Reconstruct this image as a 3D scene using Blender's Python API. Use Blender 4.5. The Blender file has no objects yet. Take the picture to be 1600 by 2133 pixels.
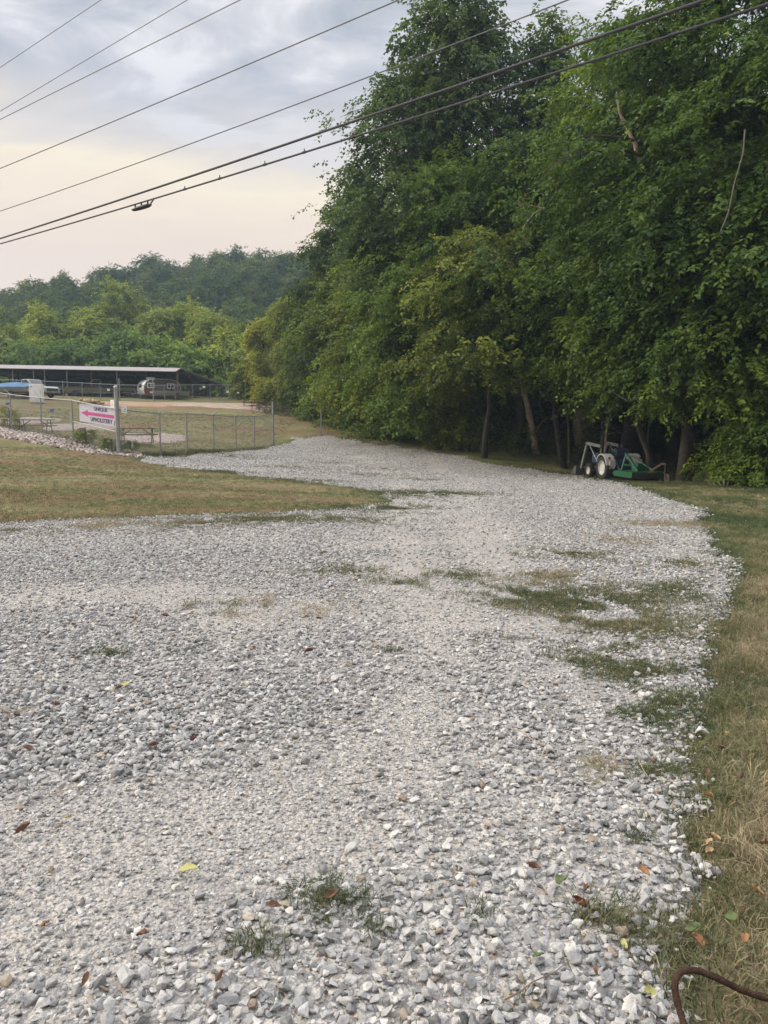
import bpy, bmesh, math, random
import numpy as np
from mathutils import Vector, Matrix, Euler

R = math.radians
scene = bpy.context.scene
COL = scene.collection

# ------------------------------------------------------------------ camera, sky, sun, exposure
F, CX, CY = 1540.5, 800.0, 1066.5          # focal length and centre, in pixels of the photograph
EYE, HOR = 1.55, 885.0
PITCH = math.atan((CY - HOR) / F)
cam = bpy.data.cameras.new('camera')
cam.sensor_fit = 'VERTICAL'; cam.sensor_height = 36.0; cam.lens = 26.0
cam.clip_start = 0.05; cam.clip_end = 3000
camo = bpy.data.objects.new('camera', cam); COL.objects.link(camo)
camo.location = (0, 0, EYE); camo.rotation_euler = (R(90) - PITCH, 0, 0)
scene.camera = camo

SUN_EL, SUN_AZ = R(30), R(-84)             # azimuth measured from +Y (ahead) towards +X (right)
sun = bpy.data.lights.new('sun', 'SUN'); sun.energy = 2.8; sun.angle = R(14); sun.color = (1.0, 0.9, 0.74)
suno = bpy.data.objects.new('sun', sun); COL.objects.link(suno)
sd = Vector((math.sin(SUN_AZ) * math.cos(SUN_EL), math.cos(SUN_AZ) * math.cos(SUN_EL), math.sin(SUN_EL)))
suno.rotation_euler = (-sd).to_track_quat('-Z', 'Y').to_euler()

scene.view_settings.view_transform = 'Standard'; scene.view_settings.look = 'None'
scene.view_settings.exposure = 0.42; scene.view_settings.gamma = 1.0
cy = scene.cycles
cy.use_denoising = True; cy.denoising_prefilter = 'ACCURATE'; cy.max_bounces = 6; cy.diffuse_bounces = 3; cy.glossy_bounces = 2; cy.transmission_bounces = 4
cy.transparent_max_bounces = 8; cy.volume_bounces = 1; cy.sample_clamp_indirect = 4.0

class NT:
    """Tiny node-tree helper."""
    def __init__(s, tree): s.t = tree; s.n = tree.nodes; s.l = tree.links
    def add(s, kind, props=None, **ins):
        nd = s.n.new(kind)
        for k, v in (props or {}).items(): setattr(nd, k, v)
        for k, v in ins.items():
            key = int(k[1:]) if k[0] == '_' and k[1:].isdigit() else k.replace('_', ' ')
            if hasattr(v, 'node'): s.l.new(v, nd.inputs[key])
            else: nd.inputs[key].default_value = v
        return nd
    def math(s, op, a, b=0.5, c=None, clamp=False):
        nd = s.n.new('ShaderNodeMath'); nd.operation = op; nd.use_clamp = clamp
        for i, v in enumerate((a, b, c)):
            if v is None: continue
            if hasattr(v, 'node'): s.l.new(v, nd.inputs[i])
            else: nd.inputs[i].default_value = v
        return nd.outputs[0]
    def mix(s, f, a, b, blend='MIX'):
        nd = s.n.new('ShaderNodeMix'); nd.data_type = 'RGBA'; nd.blend_type = blend
        for i, v in ((0, f), (6, a), (7, b)):
            if hasattr(v, 'node'): s.l.new(v, nd.inputs[i])
            else: nd.inputs[i].default_value = v if i == 0 else (tuple(v) + (1.0,))[:4]
        return nd.outputs[2]
    def ramp(s, f, stops, interp='LINEAR'):
        nd = s.n.new('ShaderNodeValToRGB'); cr = nd.color_ramp; cr.interpolation = interp
        while len(cr.elements) < len(stops): cr.elements.new(0.5)
        for e, (p, c) in zip(cr.elements, stops):
            e.position = p; e.color = (tuple(c) + (1.0,))[:4] if not isinstance(c, float) else (c, c, c, 1)
        s.l.new(f, nd.inputs[0]); return nd.outputs[0]
    def noise(s, vec, scale, detail=3.0, rough=0.55, out=0):
        nd = s.add('ShaderNodeTexNoise', Scale=scale, Detail=detail, Roughness=rough)
        if vec is not None: s.l.new(vec, nd.inputs['Vector'])
        return nd.outputs[out]

world = bpy.data.worlds.new('World'); scene.world = world; world.use_nodes = True
w = NT(world.node_tree); w.n.clear()
sky = w.add('ShaderNodeTexSky', {'sky_type': 'NISHITA', 'sun_disc': False, 'sun_elevation': SUN_EL, 'sun_rotation': SUN_AZ % (2 * math.pi)})
tc = w.add('ShaderNodeTexCoord').outputs['Generated']
sep = w.add('ShaderNodeSeparateXYZ', _0=tc)
dx, dy, dz = sep.outputs
up = w.math('MAXIMUM', dz, 0.0)
den = w.math('ADD', up, 0.16)
cv = w.add('ShaderNodeCombineXYZ', _0=w.math('DIVIDE', dx, den), _1=w.math('DIVIDE', dy, den), _2=0.0).outputs[0]
cv1 = w.add('ShaderNodeMapping', {}, Vector=cv, Rotation=(0, 0, R(25)), Scale=(0.75, 1.5, 1)).outputs[0]
warp = w.add('ShaderNodeVectorMath', {'operation': 'ADD'}, _0=cv1, _1=w.noise(cv1, 1.2, 2, 0.5, 1)).outputs[0]
n1 = w.noise(warp, 1.9, 6, 0.55)
n2 = w.noise(warp, 5.5, 5, 0.55)
nn = w.math('ADD', w.math('MULTIPLY', n1, 0.7), w.math('MULTIPLY', n2, 0.3))
cloud = w.ramp(nn, [(0.41, (0.34, 0.37, 0.425)), (0.465, (0.42, 0.44, 0.49)), (0.52, (0.54, 0.54, 0.575)), (0.575, (0.70, 0.69, 0.71))])
elev = w.math('ADD', up, w.math('MULTIPLY', w.math('SUBTRACT', n1, 0.5), 0.16))
low = w.ramp(elev, [(0.0, (0.66, 0.55, 0.48)), (0.20, (0.68, 0.56, 0.485)), (0.245, (0.71, 0.595, 0.495)), (0.29, (0.76, 0.67, 0.53)), (0.335, (0.60, 0.55, 0.52)), (0.39, (0.44, 0.455, 0.515))])
lowf = w.ramp(elev, [(0.31, 1.0), (0.44, 0.0)])
cl = w.mix(lowf, cloud, low)
zen = w.ramp(up, [(0.52, 1.0), (0.90, 4.2)])         # an overcast sky is brightest overhead
cl = w.mix(1.0, cl, zen, 'MULTIPLY')
cl = w.mix(1.0, cl, (10, 10, 10), 'MULTIPLY')
mixed = w.mix(0.93, sky.outputs[0], cl)
bg = w.add('ShaderNodeBackground', Color=mixed, Strength=0.1)
w.l.new(bg.outputs[0], w.add('ShaderNodeOutputWorld').inputs[0])

# ------------------------------------------------------------------ projection helpers, terrain
_sp, _cp = math.sin(PITCH), math.cos(PITCH)
def ray(px, py):
    """Direction (X, Y, Z) of a pixel of the photograph, scaled so that Y = 1."""
    x, u = (px - CX) / F, (CY - py) / F
    Y, Z = _cp + u * _sp, -_sp + u * _cp
    return x / Y, 1.0, Z / Y
def at(px, py, Y):
    d = ray(px, py); return Vector((d[0] * Y, Y, EYE + d[2] * Y))
_ctl_px = [(0,1095,11.4),(300,1088,11.8),(800,1050,15.9),(800,1000,24.8),(1000,960,36),(690,908,48),(300,955,30),(249,947,30.5),
 (336,949,33.4),(570,928,45),(447,941,38),(170,920,34.2),(93,908,36.9),(30,895,40),(0,1000,19),(0,950,27),(400,1040,15.5),(500,1000,21.5),(290,925,36),(70,903,40),
 (148,885,48),(300,860,60),(80,840,66),(200,838,72),(378,832,80),(513,834,83),(80,828,74),(560,858,70),(640,869,61),(668,906,48),(760,892,52),
 (900,907,47),(1000,925,42),(1110,935,39.5),(1210,936,40),(1280,998,32),(1225,986,35.2),(1150,982,35),(1390,1003,31),(1550,1005,27),(1600,1060,17),(1500,1150,10),(1450,1300,5.9),(1200,1060,15),(1100,1010,23)]
_ctl = [tuple(at(*c)) for c in _ctl_px]
_ctl += [(0,-6,0),(-8,-4,0),(8,-4,0),(-4,3,0),(4,3,0),(0,2,0),(0,6,0),(-5,8,0),(5,8,-.03),(0,10,0),(-15,0,.1),(-25,14,.6),(-35,30,1.8),(-60,40,3),(-80,70,5.5),
 (-46,83,5.0),(-60,110,7.2),(-20,100,5.2),(0,90,4),(10,120,6),(30,110,5),(20,60,1.5),(30,45,.6),(45,40,.8),(60,80,3),(25,25,-.4),(20,10,-.3),(35,10,-.3),(-100,110,8),(80,110,6),(14,-4,-.1),(80,30,0.5)]
_cp3 = np.array(_ctl)
def _phi(r2): return 0.5 * r2 * np.log(np.maximum(r2, 1e-9))
def _tps_fit(P, lam):
    n = len(P); s = 40.0; q = P[:, :2] / s
    K = _phi(((q[:, None] - q[None]) ** 2).sum(-1)) + lam * np.eye(n)
    A = np.zeros((n + 3, n + 3)); A[:n, :n] = K; A[:n, n] = 1; A[:n, n+1:] = q; A[n, :n] = 1; A[n+1:, :n] = q.T
    b = np.zeros(n + 3); b[:n] = P[:, 2]
    return q, np.linalg.solve(A, b)
_tq, _tw = _tps_fit(_cp3, 4e-4)
def ground_z(x, y):
    x = np.asarray(x, float); y = np.asarray(y, float); sh = x.shape
    q = np.stack([x.ravel(), y.ravel()], 1) / 40.0
    out = np.empty(len(q))
    for i in range(0, len(q), 20000):
        c = q[i:i+20000]
        out[i:i+20000] = _phi(((c[:, None] - _tq[None]) ** 2).sum(-1)) @ _tw[:-3] + _tw[-3] + c @ _tw[-2:]
    return out.reshape(sh)
def gz(x, y): return float(ground_z(np.array([x]), np.array([y]))[0])
def hit(px, py, ymax=130.0):
    """Where the ray of a pixel first meets the ground."""
    d = ray(px, py)
    ys = np.concatenate([np.linspace(1, 20, 200), np.linspace(20.2, ymax, 400)])
    g = EYE + d[2] * ys - ground_z(d[0] * ys, ys)
    k = np.nonzero(g < 0)[0]
    if len(k) == 0: y = ymax
    elif k[0] == 0: y = 1.0
    else:
        i = k[0]; a, b = g[i-1], g[i]; y = ys[i-1] + (ys[i] - ys[i-1]) * a / (a - b)
    return Vector((d[0] * y, y, gz(d[0] * y, y)))
def on(px, Y, dz=0.0):
    """Point on the ground in the column of pixel px at distance Y."""
    x = ray(px, HOR)[0] * Y
    return Vector((x, Y, gz(x, Y) + dz))
def poly_px(pts): return np.array([hit(*p)[:2] if p[1] > 0 else p for p in pts])
def inside(poly, x, y):
    c = np.zeros(x.shape, bool); n = len(poly)
    for i in range(n):
        x0, y0 = poly[i]; x1, y1 = poly[(i + 1) % n]
        if y0 == y1: continue
        c ^= ((y0 > y) != (y1 > y)) & (x < (x1 - x0) * (y - y0) / (y1 - y0) + x0)
    return c
def seg_dist(line, x, y, closed=False):
    d = np.full(x.shape, 1e9); n = len(line)
    for i in range(n if closed else n - 1):
        a, b = line[i], line[(i + 1) % n]; v = b - a; L2 = max(v @ v, 1e-9)
        t = np.clip(((x - a[0]) * v[0] + (y - a[1]) * v[1]) / L2, 0, 1)
        d = np.minimum(d, np.hypot(x - a[0] - t * v[0], y - a[1] - t * v[1]))
    return d
def sdist(poly, x, y):
    d = seg_dist(poly, x, y, True); return np.where(inside(poly, x, y), d, -d)
def _hash(ix, iy, s):
    h = np.sin(ix * 127.1 + iy * 311.7 + s * 74.7) * 43758.5453
    return h - np.floor(h)
def vnoise(x, y, s=0):
    ix, iy = np.floor(x), np.floor(y); fx, fy = x - ix, y - iy
    fx = fx * fx * (3 - 2 * fx); fy = fy * fy * (3 - 2 * fy)
    return (_hash(ix, iy, s) * (1-fx) + _hash(ix+1, iy, s) * fx) * (1-fy) + (_hash(ix, iy+1, s) * (1-fx) + _hash(ix+1, iy+1, s) * fx) * fy
def fbm(x, y, s=0, o=4):
    v, a, t = 0, 0.5, 0
    for k in range(o): v = v + a * vnoise(x * 2**k, y * 2**k, s + k); t += a; a *= 0.55
    return v / t
def sstep(a, b, x): t = np.clip((x - a) / (b - a), 0, 1); return t * t * (3 - 2 * t)

# ------------------------------------------------------------------ object helpers
def tag(o, label=None, cat=None, group=None, kind=None):
    for k, v in (('label', label), ('category', cat), ('group', group), ('kind', kind)):
        if v: o[k] = v
    return o
def thing(name, label, cat, loc=(0, 0, 0), rz=0.0, group=None, scale=1.0):
    o = bpy.data.objects.new(name, None); COL.objects.link(o); o.empty_display_size = 0.2
    o.location = loc; o.rotation_euler = (0, 0, rz); o.scale = (scale,) * 3
    return tag(o, label, cat, group)
def link(name, mesh, parent=None, mat=None):
    o = bpy.data.objects.new(name, mesh); COL.objects.link(o)
    if mat and not mesh.materials: mesh.materials.append(mat)
    if parent: o.parent = parent
    return o
def copy_tree(o, parent=None):
    c = o.copy(); COL.objects.link(c); c.parent = parent
    for ch in [k for k in o.children]: copy_tree(ch, c)
    return c
def np_mesh(name, v, f, attrs=None, smooth=False):
    """Mesh from arrays: v (n,3), f (m,k)."""
    me = bpy.data.meshes.new(name); v = np.asarray(v, np.float32); f = np.asarray(f, np.int32)
    m, k = f.shape
    me.vertices.add(len(v)); me.vertices.foreach_set('co', v.ravel())
    me.loops.add(m * k); me.loops.foreach_set('vertex_index', f.ravel())
    me.polygons.add(m); me.polygons.foreach_set('loop_start', np.arange(0, m * k, k, dtype=np.int32))
    try: me.polygons.foreach_set('loop_total', np.full(m, k, np.int32))
    except Exception: pass
    for nm, (typ, dom, arr) in (attrs or {}).items():
        a = me.attributes.new(nm, typ, dom)
        a.data.foreach_set({'FLOAT': 'value', 'INT': 'value', 'FLOAT_VECTOR': 'vector', 'FLOAT_COLOR': 'color'}[typ], np.ascontiguousarray(arr).ravel())
    me.update(calc_edges=True)
    if smooth: me.polygons.foreach_set('use_smooth', np.ones(m, bool))
    return me
class MB:
    """Collects shapes and links them as ONE mesh object."""
    def __init__(s): s.v = []; s.f = []
    def add(s, vs, fs, M=None):
        o = len(s.v); s.v += [tuple(M @ Vector(p)) if M else tuple(p) for p in vs]; s.f += [tuple(i + o for i in f) for f in fs]; return s
    def box(s, c, size, rot=(0, 0, 0), taper=1.0):
        a, b, d = [q / 2 for q in size]; M = Matrix.Translation(c) @ Euler(rot).to_matrix().to_4x4()
        vs = [(x * a * (taper if z > 0 else 1), y * b * (taper if z > 0 else 1), z * d) for z in (-1, 1) for x, y in ((-1,-1),(1,-1),(1,1),(-1,1))]
        return s.add(vs, [(3,2,1,0),(4,5,6,7),(0,1,5,4),(1,2,6,5),(2,3,7,6),(3,0,4,7)], M)
    def tube(s, pts, rad, seg=8, caps=True):
        pts = [Vector(p) for p in pts]; n = len(pts)
        if not hasattr(rad, '__len__'): rad = [rad] * n
        T = [(pts[min(i+1, n-1)] - pts[max(i-1, 0)]).normalized() for i in range(n)]
        u = T[0].orthogonal().normalized(); vs = []; fs = []
        for i in range(n):
            u = (u - T[i] * u.dot(T[i])); u = u.normalized() if u.length > 1e-6 else T[i].orthogonal().normalized()
            b = T[i].cross(u)
            for k in range(seg):
                a = 2 * math.pi * k / seg; vs.append(pts[i] + (u * math.cos(a) + b * math.sin(a)) * rad[i])
        for i in range(n - 1):
            for k in range(seg):
                k2 = (k + 1) % seg; fs.append((i*seg+k, i*seg+k2, (i+1)*seg+k2, (i+1)*seg+k))
        if caps: fs.append(tuple(range(seg))[::-1]); fs.append(tuple((n-1)*seg+k for k in range(seg)))
        return s.add(vs, fs)
    def bar(s, a, b, wd, ht):
        """Rectangular bar from a to b."""
        a, b = Vector(a), Vector(b); d = b - a
        M = Matrix.Translation((a + b) / 2) @ d.to_track_quat('X', 'Z').to_matrix().to_4x4()
        return s.add(*_unit_box(d.length, wd, ht), M)
    def lathe(s, prof, seg=24, M=None):
        """prof: (radius, along-axis) pairs; the axis is local X."""
        vs, fs = [], []; n = len(prof)
        for r, x in prof:
            for k in range(seg): a = 2 * math.pi * k / seg; vs.append((x, r * math.cos(a), r * math.sin(a)))
        for i in range(n - 1):
            for k in range(seg): k2 = (k+1) % seg; fs.append((i*seg+k, (i+1)*seg+k, (i+1)*seg+k2, i*seg+k2))
        return s.add(vs, fs, M)
    def prism(s, pts, axis, a, b):
        """Outline pts (2-D) extruded along axis X, Y or Z from a to b."""
        n = len(pts)
        def p3(p, t): return {'X': (t, p[0], p[1]), 'Y': (p[0], t, p[1]), 'Z': (p[0], p[1], t)}[axis]
        vs = [p3(p, a) for p in pts] + [p3(p, b) for p in pts]
        fs = [tuple(range(n))[::-1], tuple(range(n, 2*n))] + [(i, (i+1) % n, n + (i+1) % n, n + i) for i in range(n)]
        return s.add(vs, fs)
    def build(s, name, mat, parent=None, bevel=0.0, smooth=False, seg=2):
        me = bpy.data.meshes.new(name); me.from_pydata(s.v, [], s.f)
        bm = bmesh.new(); bm.from_mesh(me); bmesh.ops.recalc_face_normals(bm, faces=bm.faces)
        if bevel: bmesh.ops.bevel(bm, geom=[e for e in bm.edges if e.calc_face_angle(0) > 0.5], offset=bevel, segments=seg, affect='EDGES', clamp_overlap=True)
        bm.to_mesh(me); bm.free()
        if smooth: me.polygons.foreach_set('use_smooth', [True] * len(me.polygons)); me.set_sharp_from_angle(angle=R(40))
        return link(name, me, parent, mat)
def _unit_box(a, b, c):
    a, b, c = a/2, b/2, c/2
    return ([(x*a, y*b, z*c) for z in (-1, 1) for x, y in ((-1,-1),(1,-1),(1,1),(-1,1))], [(3,2,1,0),(4,5,6,7),(0,1,5,4),(1,2,6,5),(2,3,7,6),(3,0,4,7)])

# ------------------------------------------------------------------ materials
def new_mat(name):
    m = bpy.data.materials.new(name); m.use_nodes = True; t = NT(m.node_tree); t.n.clear()
    out = t.add('ShaderNodeOutputMaterial'); return m, t, out
def surf(name, col, rough=0.6, metal=0.0, var=0.25, scale=6.0, bump=0.0, bscale=40.0, col2=None, spec=0.4, emit=None):
    """Plain material with uneven colour: patches of a second tone and fine grain."""
    m, t, out = new_mat(name)
    pos = t.add('ShaderNodeTexCoord').outputs['Object']
    n = t.noise(pos, scale, 4, 0.6); c2 = col2 or tuple(c * (1 - var) for c in col)
    f = t.ramp(n, [(0.35, 0.0), (0.68, 1.0)]); c = t.mix(f, col, c2)
    rg = t.math('ADD', t.math('MULTIPLY', n, 0.25), rough - 0.12)
    b = t.add('ShaderNodeBsdfPrincipled', Base_Color=c, Roughness=rg, Metallic=metal); b.inputs['Specular IOR Level'].default_value = spec
    if bump: t.l.new(t.add('ShaderNodeBump', Strength=bump, Distance=0.01, Height=t.noise(pos, bscale, 4)).outputs[0], b.inputs['Normal'])
    t.l.new(b.outputs[0], out.inputs[0]); return m
def tint_mat(name, stops, rough=0.8, trans=0.0, inst=True, bump=0.0):
    """Colour chosen per instance (or per point) by the attribute 'tint'."""
    m, t, out = new_mat(name)
    a = t.add('ShaderNodeAttribute', {'attribute_name': 'tint', 'attribute_type': 'INSTANCER' if inst else 'GEOMETRY'}).outputs['Fac']
    c = t.ramp(a, stops)
    b = t.add('ShaderNodeBsdfPrincipled', Base_Color=c, Roughness=rough); b.inputs['Specular IOR Level'].default_value = 0.25
    if bump:
        pos = t.add('ShaderNodeTexCoord').outputs['Object']
        n = t.noise(pos, 2.5, 5, 0.65)
        t.l.new(t.mix(1.0, c, t.ramp(n, [(0.3, 0.78), (0.7, 1.15)]), 'MULTIPLY'), b.inputs['Base Color'])
        t.l.new(t.add('ShaderNodeBump', Strength=bump, Distance=0.15, Height=n).outputs[0], b.inputs['Normal'])
    s = b.outputs[0]
    if trans:
        tr = t.add('ShaderNodeBsdfTranslucent', Color=c)
        s = t.add('ShaderNodeMixShader', Fac=trans, _1=b.outputs[0], _2=tr.outputs[0]).outputs[0]
    t.l.new(s, out.inputs[0]); return m
def leaf_mat(name):
    """Foliage: hue from the tree's own object colour, varied leaf by leaf."""
    m, t, out = new_mat(name)
    oc = t.add('ShaderNodeObjectInfo').outputs['Color']
    a = t.add('ShaderNodeAttribute', {'attribute_name': 'tint', 'attribute_type': 'GEOMETRY'}).outputs['Fac']
    k = t.ramp(a, [(0.0, (0.50, 0.58, 0.75)), (0.5, (1.0, 1.0, 1.0)), (0.90, (1.55, 1.42, 1.0)), (0.985, (1.9, 1.55, 0.9)), (1.0, (2.6, 1.7, 0.8))])
    c = t.mix(1.0, oc, k, 'MULTIPLY')
    b = t.add('ShaderNodeBsdfPrincipled', Base_Color=c, Roughness=0.55); b.inputs['Specular IOR Level'].default_value = 0.12
    tr = t.add('ShaderNodeBsdfTranslucent', Color=t.mix(1.0, c, (1.5, 1.5, 0.7), 'MULTIPLY'))
    t.l.new(t.add('ShaderNodeMixShader', Fac=0.3, _1=b.outputs[0], _2=tr.outputs[0]).outputs[0], out.inputs[0]); return m

M_leaf = leaf_mat('foliage')
M_bark = surf('bark', (0.042, 0.036, 0.03), 0.9, var=0.5, scale=5, bump=0.8, bscale=18)
M_pale = surf('pale bark', (0.36, 0.28, 0.21), 0.85, var=0.45, scale=4, bump=0.6, bscale=14)
M_vine = surf('dry vine', (0.17, 0.16, 0.13), 0.9, var=0.4, scale=5)
M_galv = surf('galvanised steel', (0.30, 0.31, 0.31), 0.5, 0.55, 0.3, 6)
M_wire = surf('galvanised wire', (0.20, 0.205, 0.20), 0.55, 0.45, 0.2, 6)
M_cable = surf('black cable', (0.035, 0.036, 0.04), 0.6, var=0.2)
M_alum = surf('weathered conductor', (0.10, 0.10, 0.105), 0.5, 0.4, 0.2)
M_white = surf('white painted sheet', (0.74, 0.74, 0.72), 0.5, var=0.12, scale=3)
M_sign = surf('sign board white', (0.66, 0.64, 0.74), 0.5, var=0.06, scale=2)
M_navy = surf('sign lettering navy', (0.03, 0.03, 0.11), 0.5, var=0.1)
M_pink = surf('sign arrow magenta', (0.62, 0.04, 0.27), 0.5, var=0.08)
M_steel_dark = surf('dark painted steel', (0.05, 0.045, 0.04), 0.6, var=0.3)
M_wood = surf('weathered wood', (0.20, 0.15, 0.115), 0.85, var=0.35, scale=9, bump=0.3, bscale=30)
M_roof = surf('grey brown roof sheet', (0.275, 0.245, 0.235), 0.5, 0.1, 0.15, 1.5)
M_roofdark = surf('roof darkened for shade', (0.10, 0.10, 0.10), 0.8, var=0.3, scale=1)  # dark tone paints in the shade under the shed roof
M_post = surf('rusty brown post', (0.20, 0.13, 0.09), 0.8, var=0.4, scale=3)
M_rust = surf('rusted steel', (0.085, 0.05, 0.033), 0.95, var=0.55, scale=38, bump=1.0, bscale=220, col2=(0.035, 0.024, 0.019), spec=0.1)
M_tyre = surf('tyre rubber', (0.022, 0.022, 0.022), 0.85, var=0.3, scale=14, col2=(0.05, 0.045, 0.04))
M_rim = surf('white rim paint', (0.62, 0.62, 0.60), 0.5, var=0.2, scale=8)
M_blue = surf('tractor blue', (0.045, 0.10, 0.18), 0.55, var=0.4, scale=7)
M_seat = surf('navy vinyl', (0.05, 0.075, 0.12), 0.45, var=0.3, scale=6)
M_grey = surf('loader grey', (0.30, 0.31, 0.31), 0.6, 0.2, 0.35, 5)
M_green = surf('mower green', (0.010, 0.10, 0.04), 0.55, var=0.4, scale=4, col2=(0.02, 0.055, 0.028))
M_yellow = surf('faded yellow paint', (0.33, 0.25, 0.05), 0.6, var=0.3)
M_tarp = surf('blue tarpaulin', (0.05, 0.135, 0.24), 0.6, var=0.35, scale=2, bump=0.5, bscale=6)
M_cover = surf('dark boat cover', (0.03, 0.035, 0.045), 0.8, var=0.3, scale=2)
M_hull = surf('grey hull', (0.40, 0.40, 0.40), 0.45, var=0.25, scale=1.5)
M_car = surf('white car paint', (0.58, 0.59, 0.58), 0.35, var=0.1, scale=2)
M_glass = surf('dark window glass', (0.02, 0.024, 0.028), 0.12, var=0.1, spec=0.6)
M_silver = surf('silver trailer skin', (0.55, 0.55, 0.54), 0.4, 0.35, 0.15, 3)
M_tgrey = surf('trailer charcoal', (0.075, 0.07, 0.066), 0.5, var=0.2)
M_tred = surf('trailer red', (0.24, 0.025, 0.035), 0.45, var=0.2)
M_log = surf('split log', (0.36, 0.25, 0.14), 0.85, var=0.5, scale=5, bump=0.3)
M_flag = surf('blue marker', (0.05, 0.12, 0.32), 0.6, var=0.1)
M_stake = surf('pale stake', (0.55, 0.50, 0.40), 0.7, var=0.15)

# ------------------------------------------------------------------ the ground, the gravel drive, far strips
gravel_px = [(0,1093),(112,1088),(225,1086),(337,1079),(450,1075),(562,1074),(680,1068),(760,1058),(812,1046),(823,1034),(787,1021),(675,1010),(590,997),(450,982),(366,973),(292,957),
 (330,953),(394,951),(444,946),(534,936),(568,930),(619,915),(652,910),(690,909),(720,914),(787,926),(900,942),(1010,966),(1130,982),(1208,991),(1290,1008),(1340,1025),(1400,1044),(1462,1064),
 (1452,1090),(1482,1130),(1515,1190),(1502,1235),(1482,1285),(1442,1335),(1452,1380),(1440,1430),(1440,1480),(1455,1530),(1445,1560),(1420,1600),(1425,1680),(1420,1750),(1414,1850),(1380,1930),(1352,2000),(1375,2060),(1400,2133)]
GRAVEL = np.concatenate([poly_px(gravel_px), np.array([(0.75, 1.2), (0.9, 0.2), (1.5, -3), (1.5, -6), (-30, -6), (-30, 12.5), (-12, 11.9)])])
rngT = np.random.default_rng(7)
_ny, _nx = 430, 400
_k = np.linspace(0, 1, _ny); _rowY = -6 + 8.0 * _k + 160 * _k ** 3.0
_u = np.linspace(-1, 1, _nx); _u = 0.55 * _u + 0.45 * _u ** 3
_GY = np.repeat(_rowY[:, None], _nx, 1)
_GX = _u[None] * (np.maximum(_GY, 0) * 1.05 + 7.0)
def rough_z(x, y):
    """Small unevenness of the ground on top of the fitted surface."""
    return 0.05 * (fbm(x * 0.6, y * 0.6, 3) - 0.5) * sstep(3, 9, y) + 0.03 * (fbm(x * 2.0, y * 2.0, 5) - 0.5)
_GZ = ground_z(_GX, _GY) + rough_z(_GX, _GY)
def gz2(x, y): return ground_z(x, y) + rough_z(x, y)
def grav_sd(x, y):
    s = sdist(GRAVEL, x, y); k = 0.06 + 0.02 * np.clip(y, 0, 40)
    return s + k * 2.2 * (fbm(x * 1.7, y * 1.7, 11) - 0.5) + 0.10 * (fbm(x * 6, y * 6, 12) - 0.5)
_SD = grav_sd(_GX, _GY)
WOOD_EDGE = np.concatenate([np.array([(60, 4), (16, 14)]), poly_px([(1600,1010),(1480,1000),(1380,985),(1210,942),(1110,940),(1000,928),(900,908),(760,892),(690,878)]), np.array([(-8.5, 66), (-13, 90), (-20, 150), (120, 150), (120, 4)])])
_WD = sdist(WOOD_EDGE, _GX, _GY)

# real colours of the turf and soil, patch by patch
def turf_colour(x, y):
    n1 = fbm(x * 0.35, y * 0.9, 21); n2 = fbm(x * 1.6, y * 2.2, 22); n3 = fbm(x * 5, y * 5, 23)
    near = (sstep(9.0, 6.0, y) * sstep(0.2, 1.0, x) * sstep(.30, .52, fbm(x * 1.3, y * .9, 87)))[..., None]
    olive = np.array([0.112, 0.122, 0.048]); tan = np.array([0.205, 0.182, 0.095]); brown = np.array([0.175, 0.105, 0.065]); green = np.array([0.06, 0.085, 0.028])
    f = sstep(0.35, 0.65, n1 * 0.55 + n2 * 0.3 + n3 * 0.15)[..., None]
    c = olive * (1 - f) + tan * f
    left = (sstep(2.5, 0.0, x) * sstep(9.5, 11.5, y))[..., None]
    b = (sstep(0.47, 0.60, fbm(x * 0.30 + 3, y * 0.75, 31) * 0.6 + n3 * 0.4))[..., None] * left
    c = c * (1 - b * 0.8) + brown * b * 0.8
    g = sstep(0.7, 0.05, np.abs(sdist(GRAVEL, x, y)))[..., None] * (0.55 + 0.45 * left)     # watered green rim beside the stones
    c = c * (1 - g * 0.75) + green * g * 0.75
    dry = np.array([0.21, 0.165, 0.105]) * (1 - f) + np.array([0.16, 0.115, 0.075]) * f; c = c * (1 - near * .75) + dry * near * .75
    rg = (sstep(3.0, 6.0, x) * sstep(6, 11, y) * sstep(0.30, 0.6, 1 - n1))[..., None]
    c = c * (1 - rg * 0.7) + np.array([0.085, 0.105, 0.03]) * rg * 0.7
    return c
_C = turf_colour(_GX, _GY)
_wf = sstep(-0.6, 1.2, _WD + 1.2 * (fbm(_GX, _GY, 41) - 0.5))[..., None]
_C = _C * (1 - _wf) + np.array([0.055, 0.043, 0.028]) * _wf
_idx = np.arange(_ny * _nx).reshape(_ny, _nx)
_quads = np.stack([_idx[:-1, :-1], _idx[:-1, 1:], _idx[1:, 1:], _idx[1:, :-1]], -1).reshape(-1, 4)
_V = np.stack([_GX, _GY, _GZ], -1).reshape(-1, 3)
M_ground, t, out = new_mat('turf and soil')
vc = t.add('ShaderNodeAttribute', {'attribute_name': 'turf'}).outputs['Color']
pos = t.add('ShaderNodeNewGeometry').outputs['Position']
na = t.noise(pos, 14, 6, 0.7); nb = t.noise(pos, 70, 4, 0.7); nc = t.noise(pos, 1.3, 5, 0.6)
c = t.mix(1.0, vc, t.ramp(na, [(0.28, 0.55), (0.5, 1.0), (0.74, 1.5)]), 'MULTIPLY')
c = t.mix(1.0, c, t.ramp(nb, [(0.3, 0.6), (0.7, 1.4)]), 'MULTIPLY')
c = t.mix(1.0, c, t.ramp(nc, [(0.3, (0.82, 0.88, 0.9)), (0.7, (1.16, 1.08, 1.0))]), 'MULTIPLY')
b = t.add('ShaderNodeBsdfPrincipled', Base_Color=c, Roughness=0.95); b.inputs['Specular IOR Level'].default_value = 0.1
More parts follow.
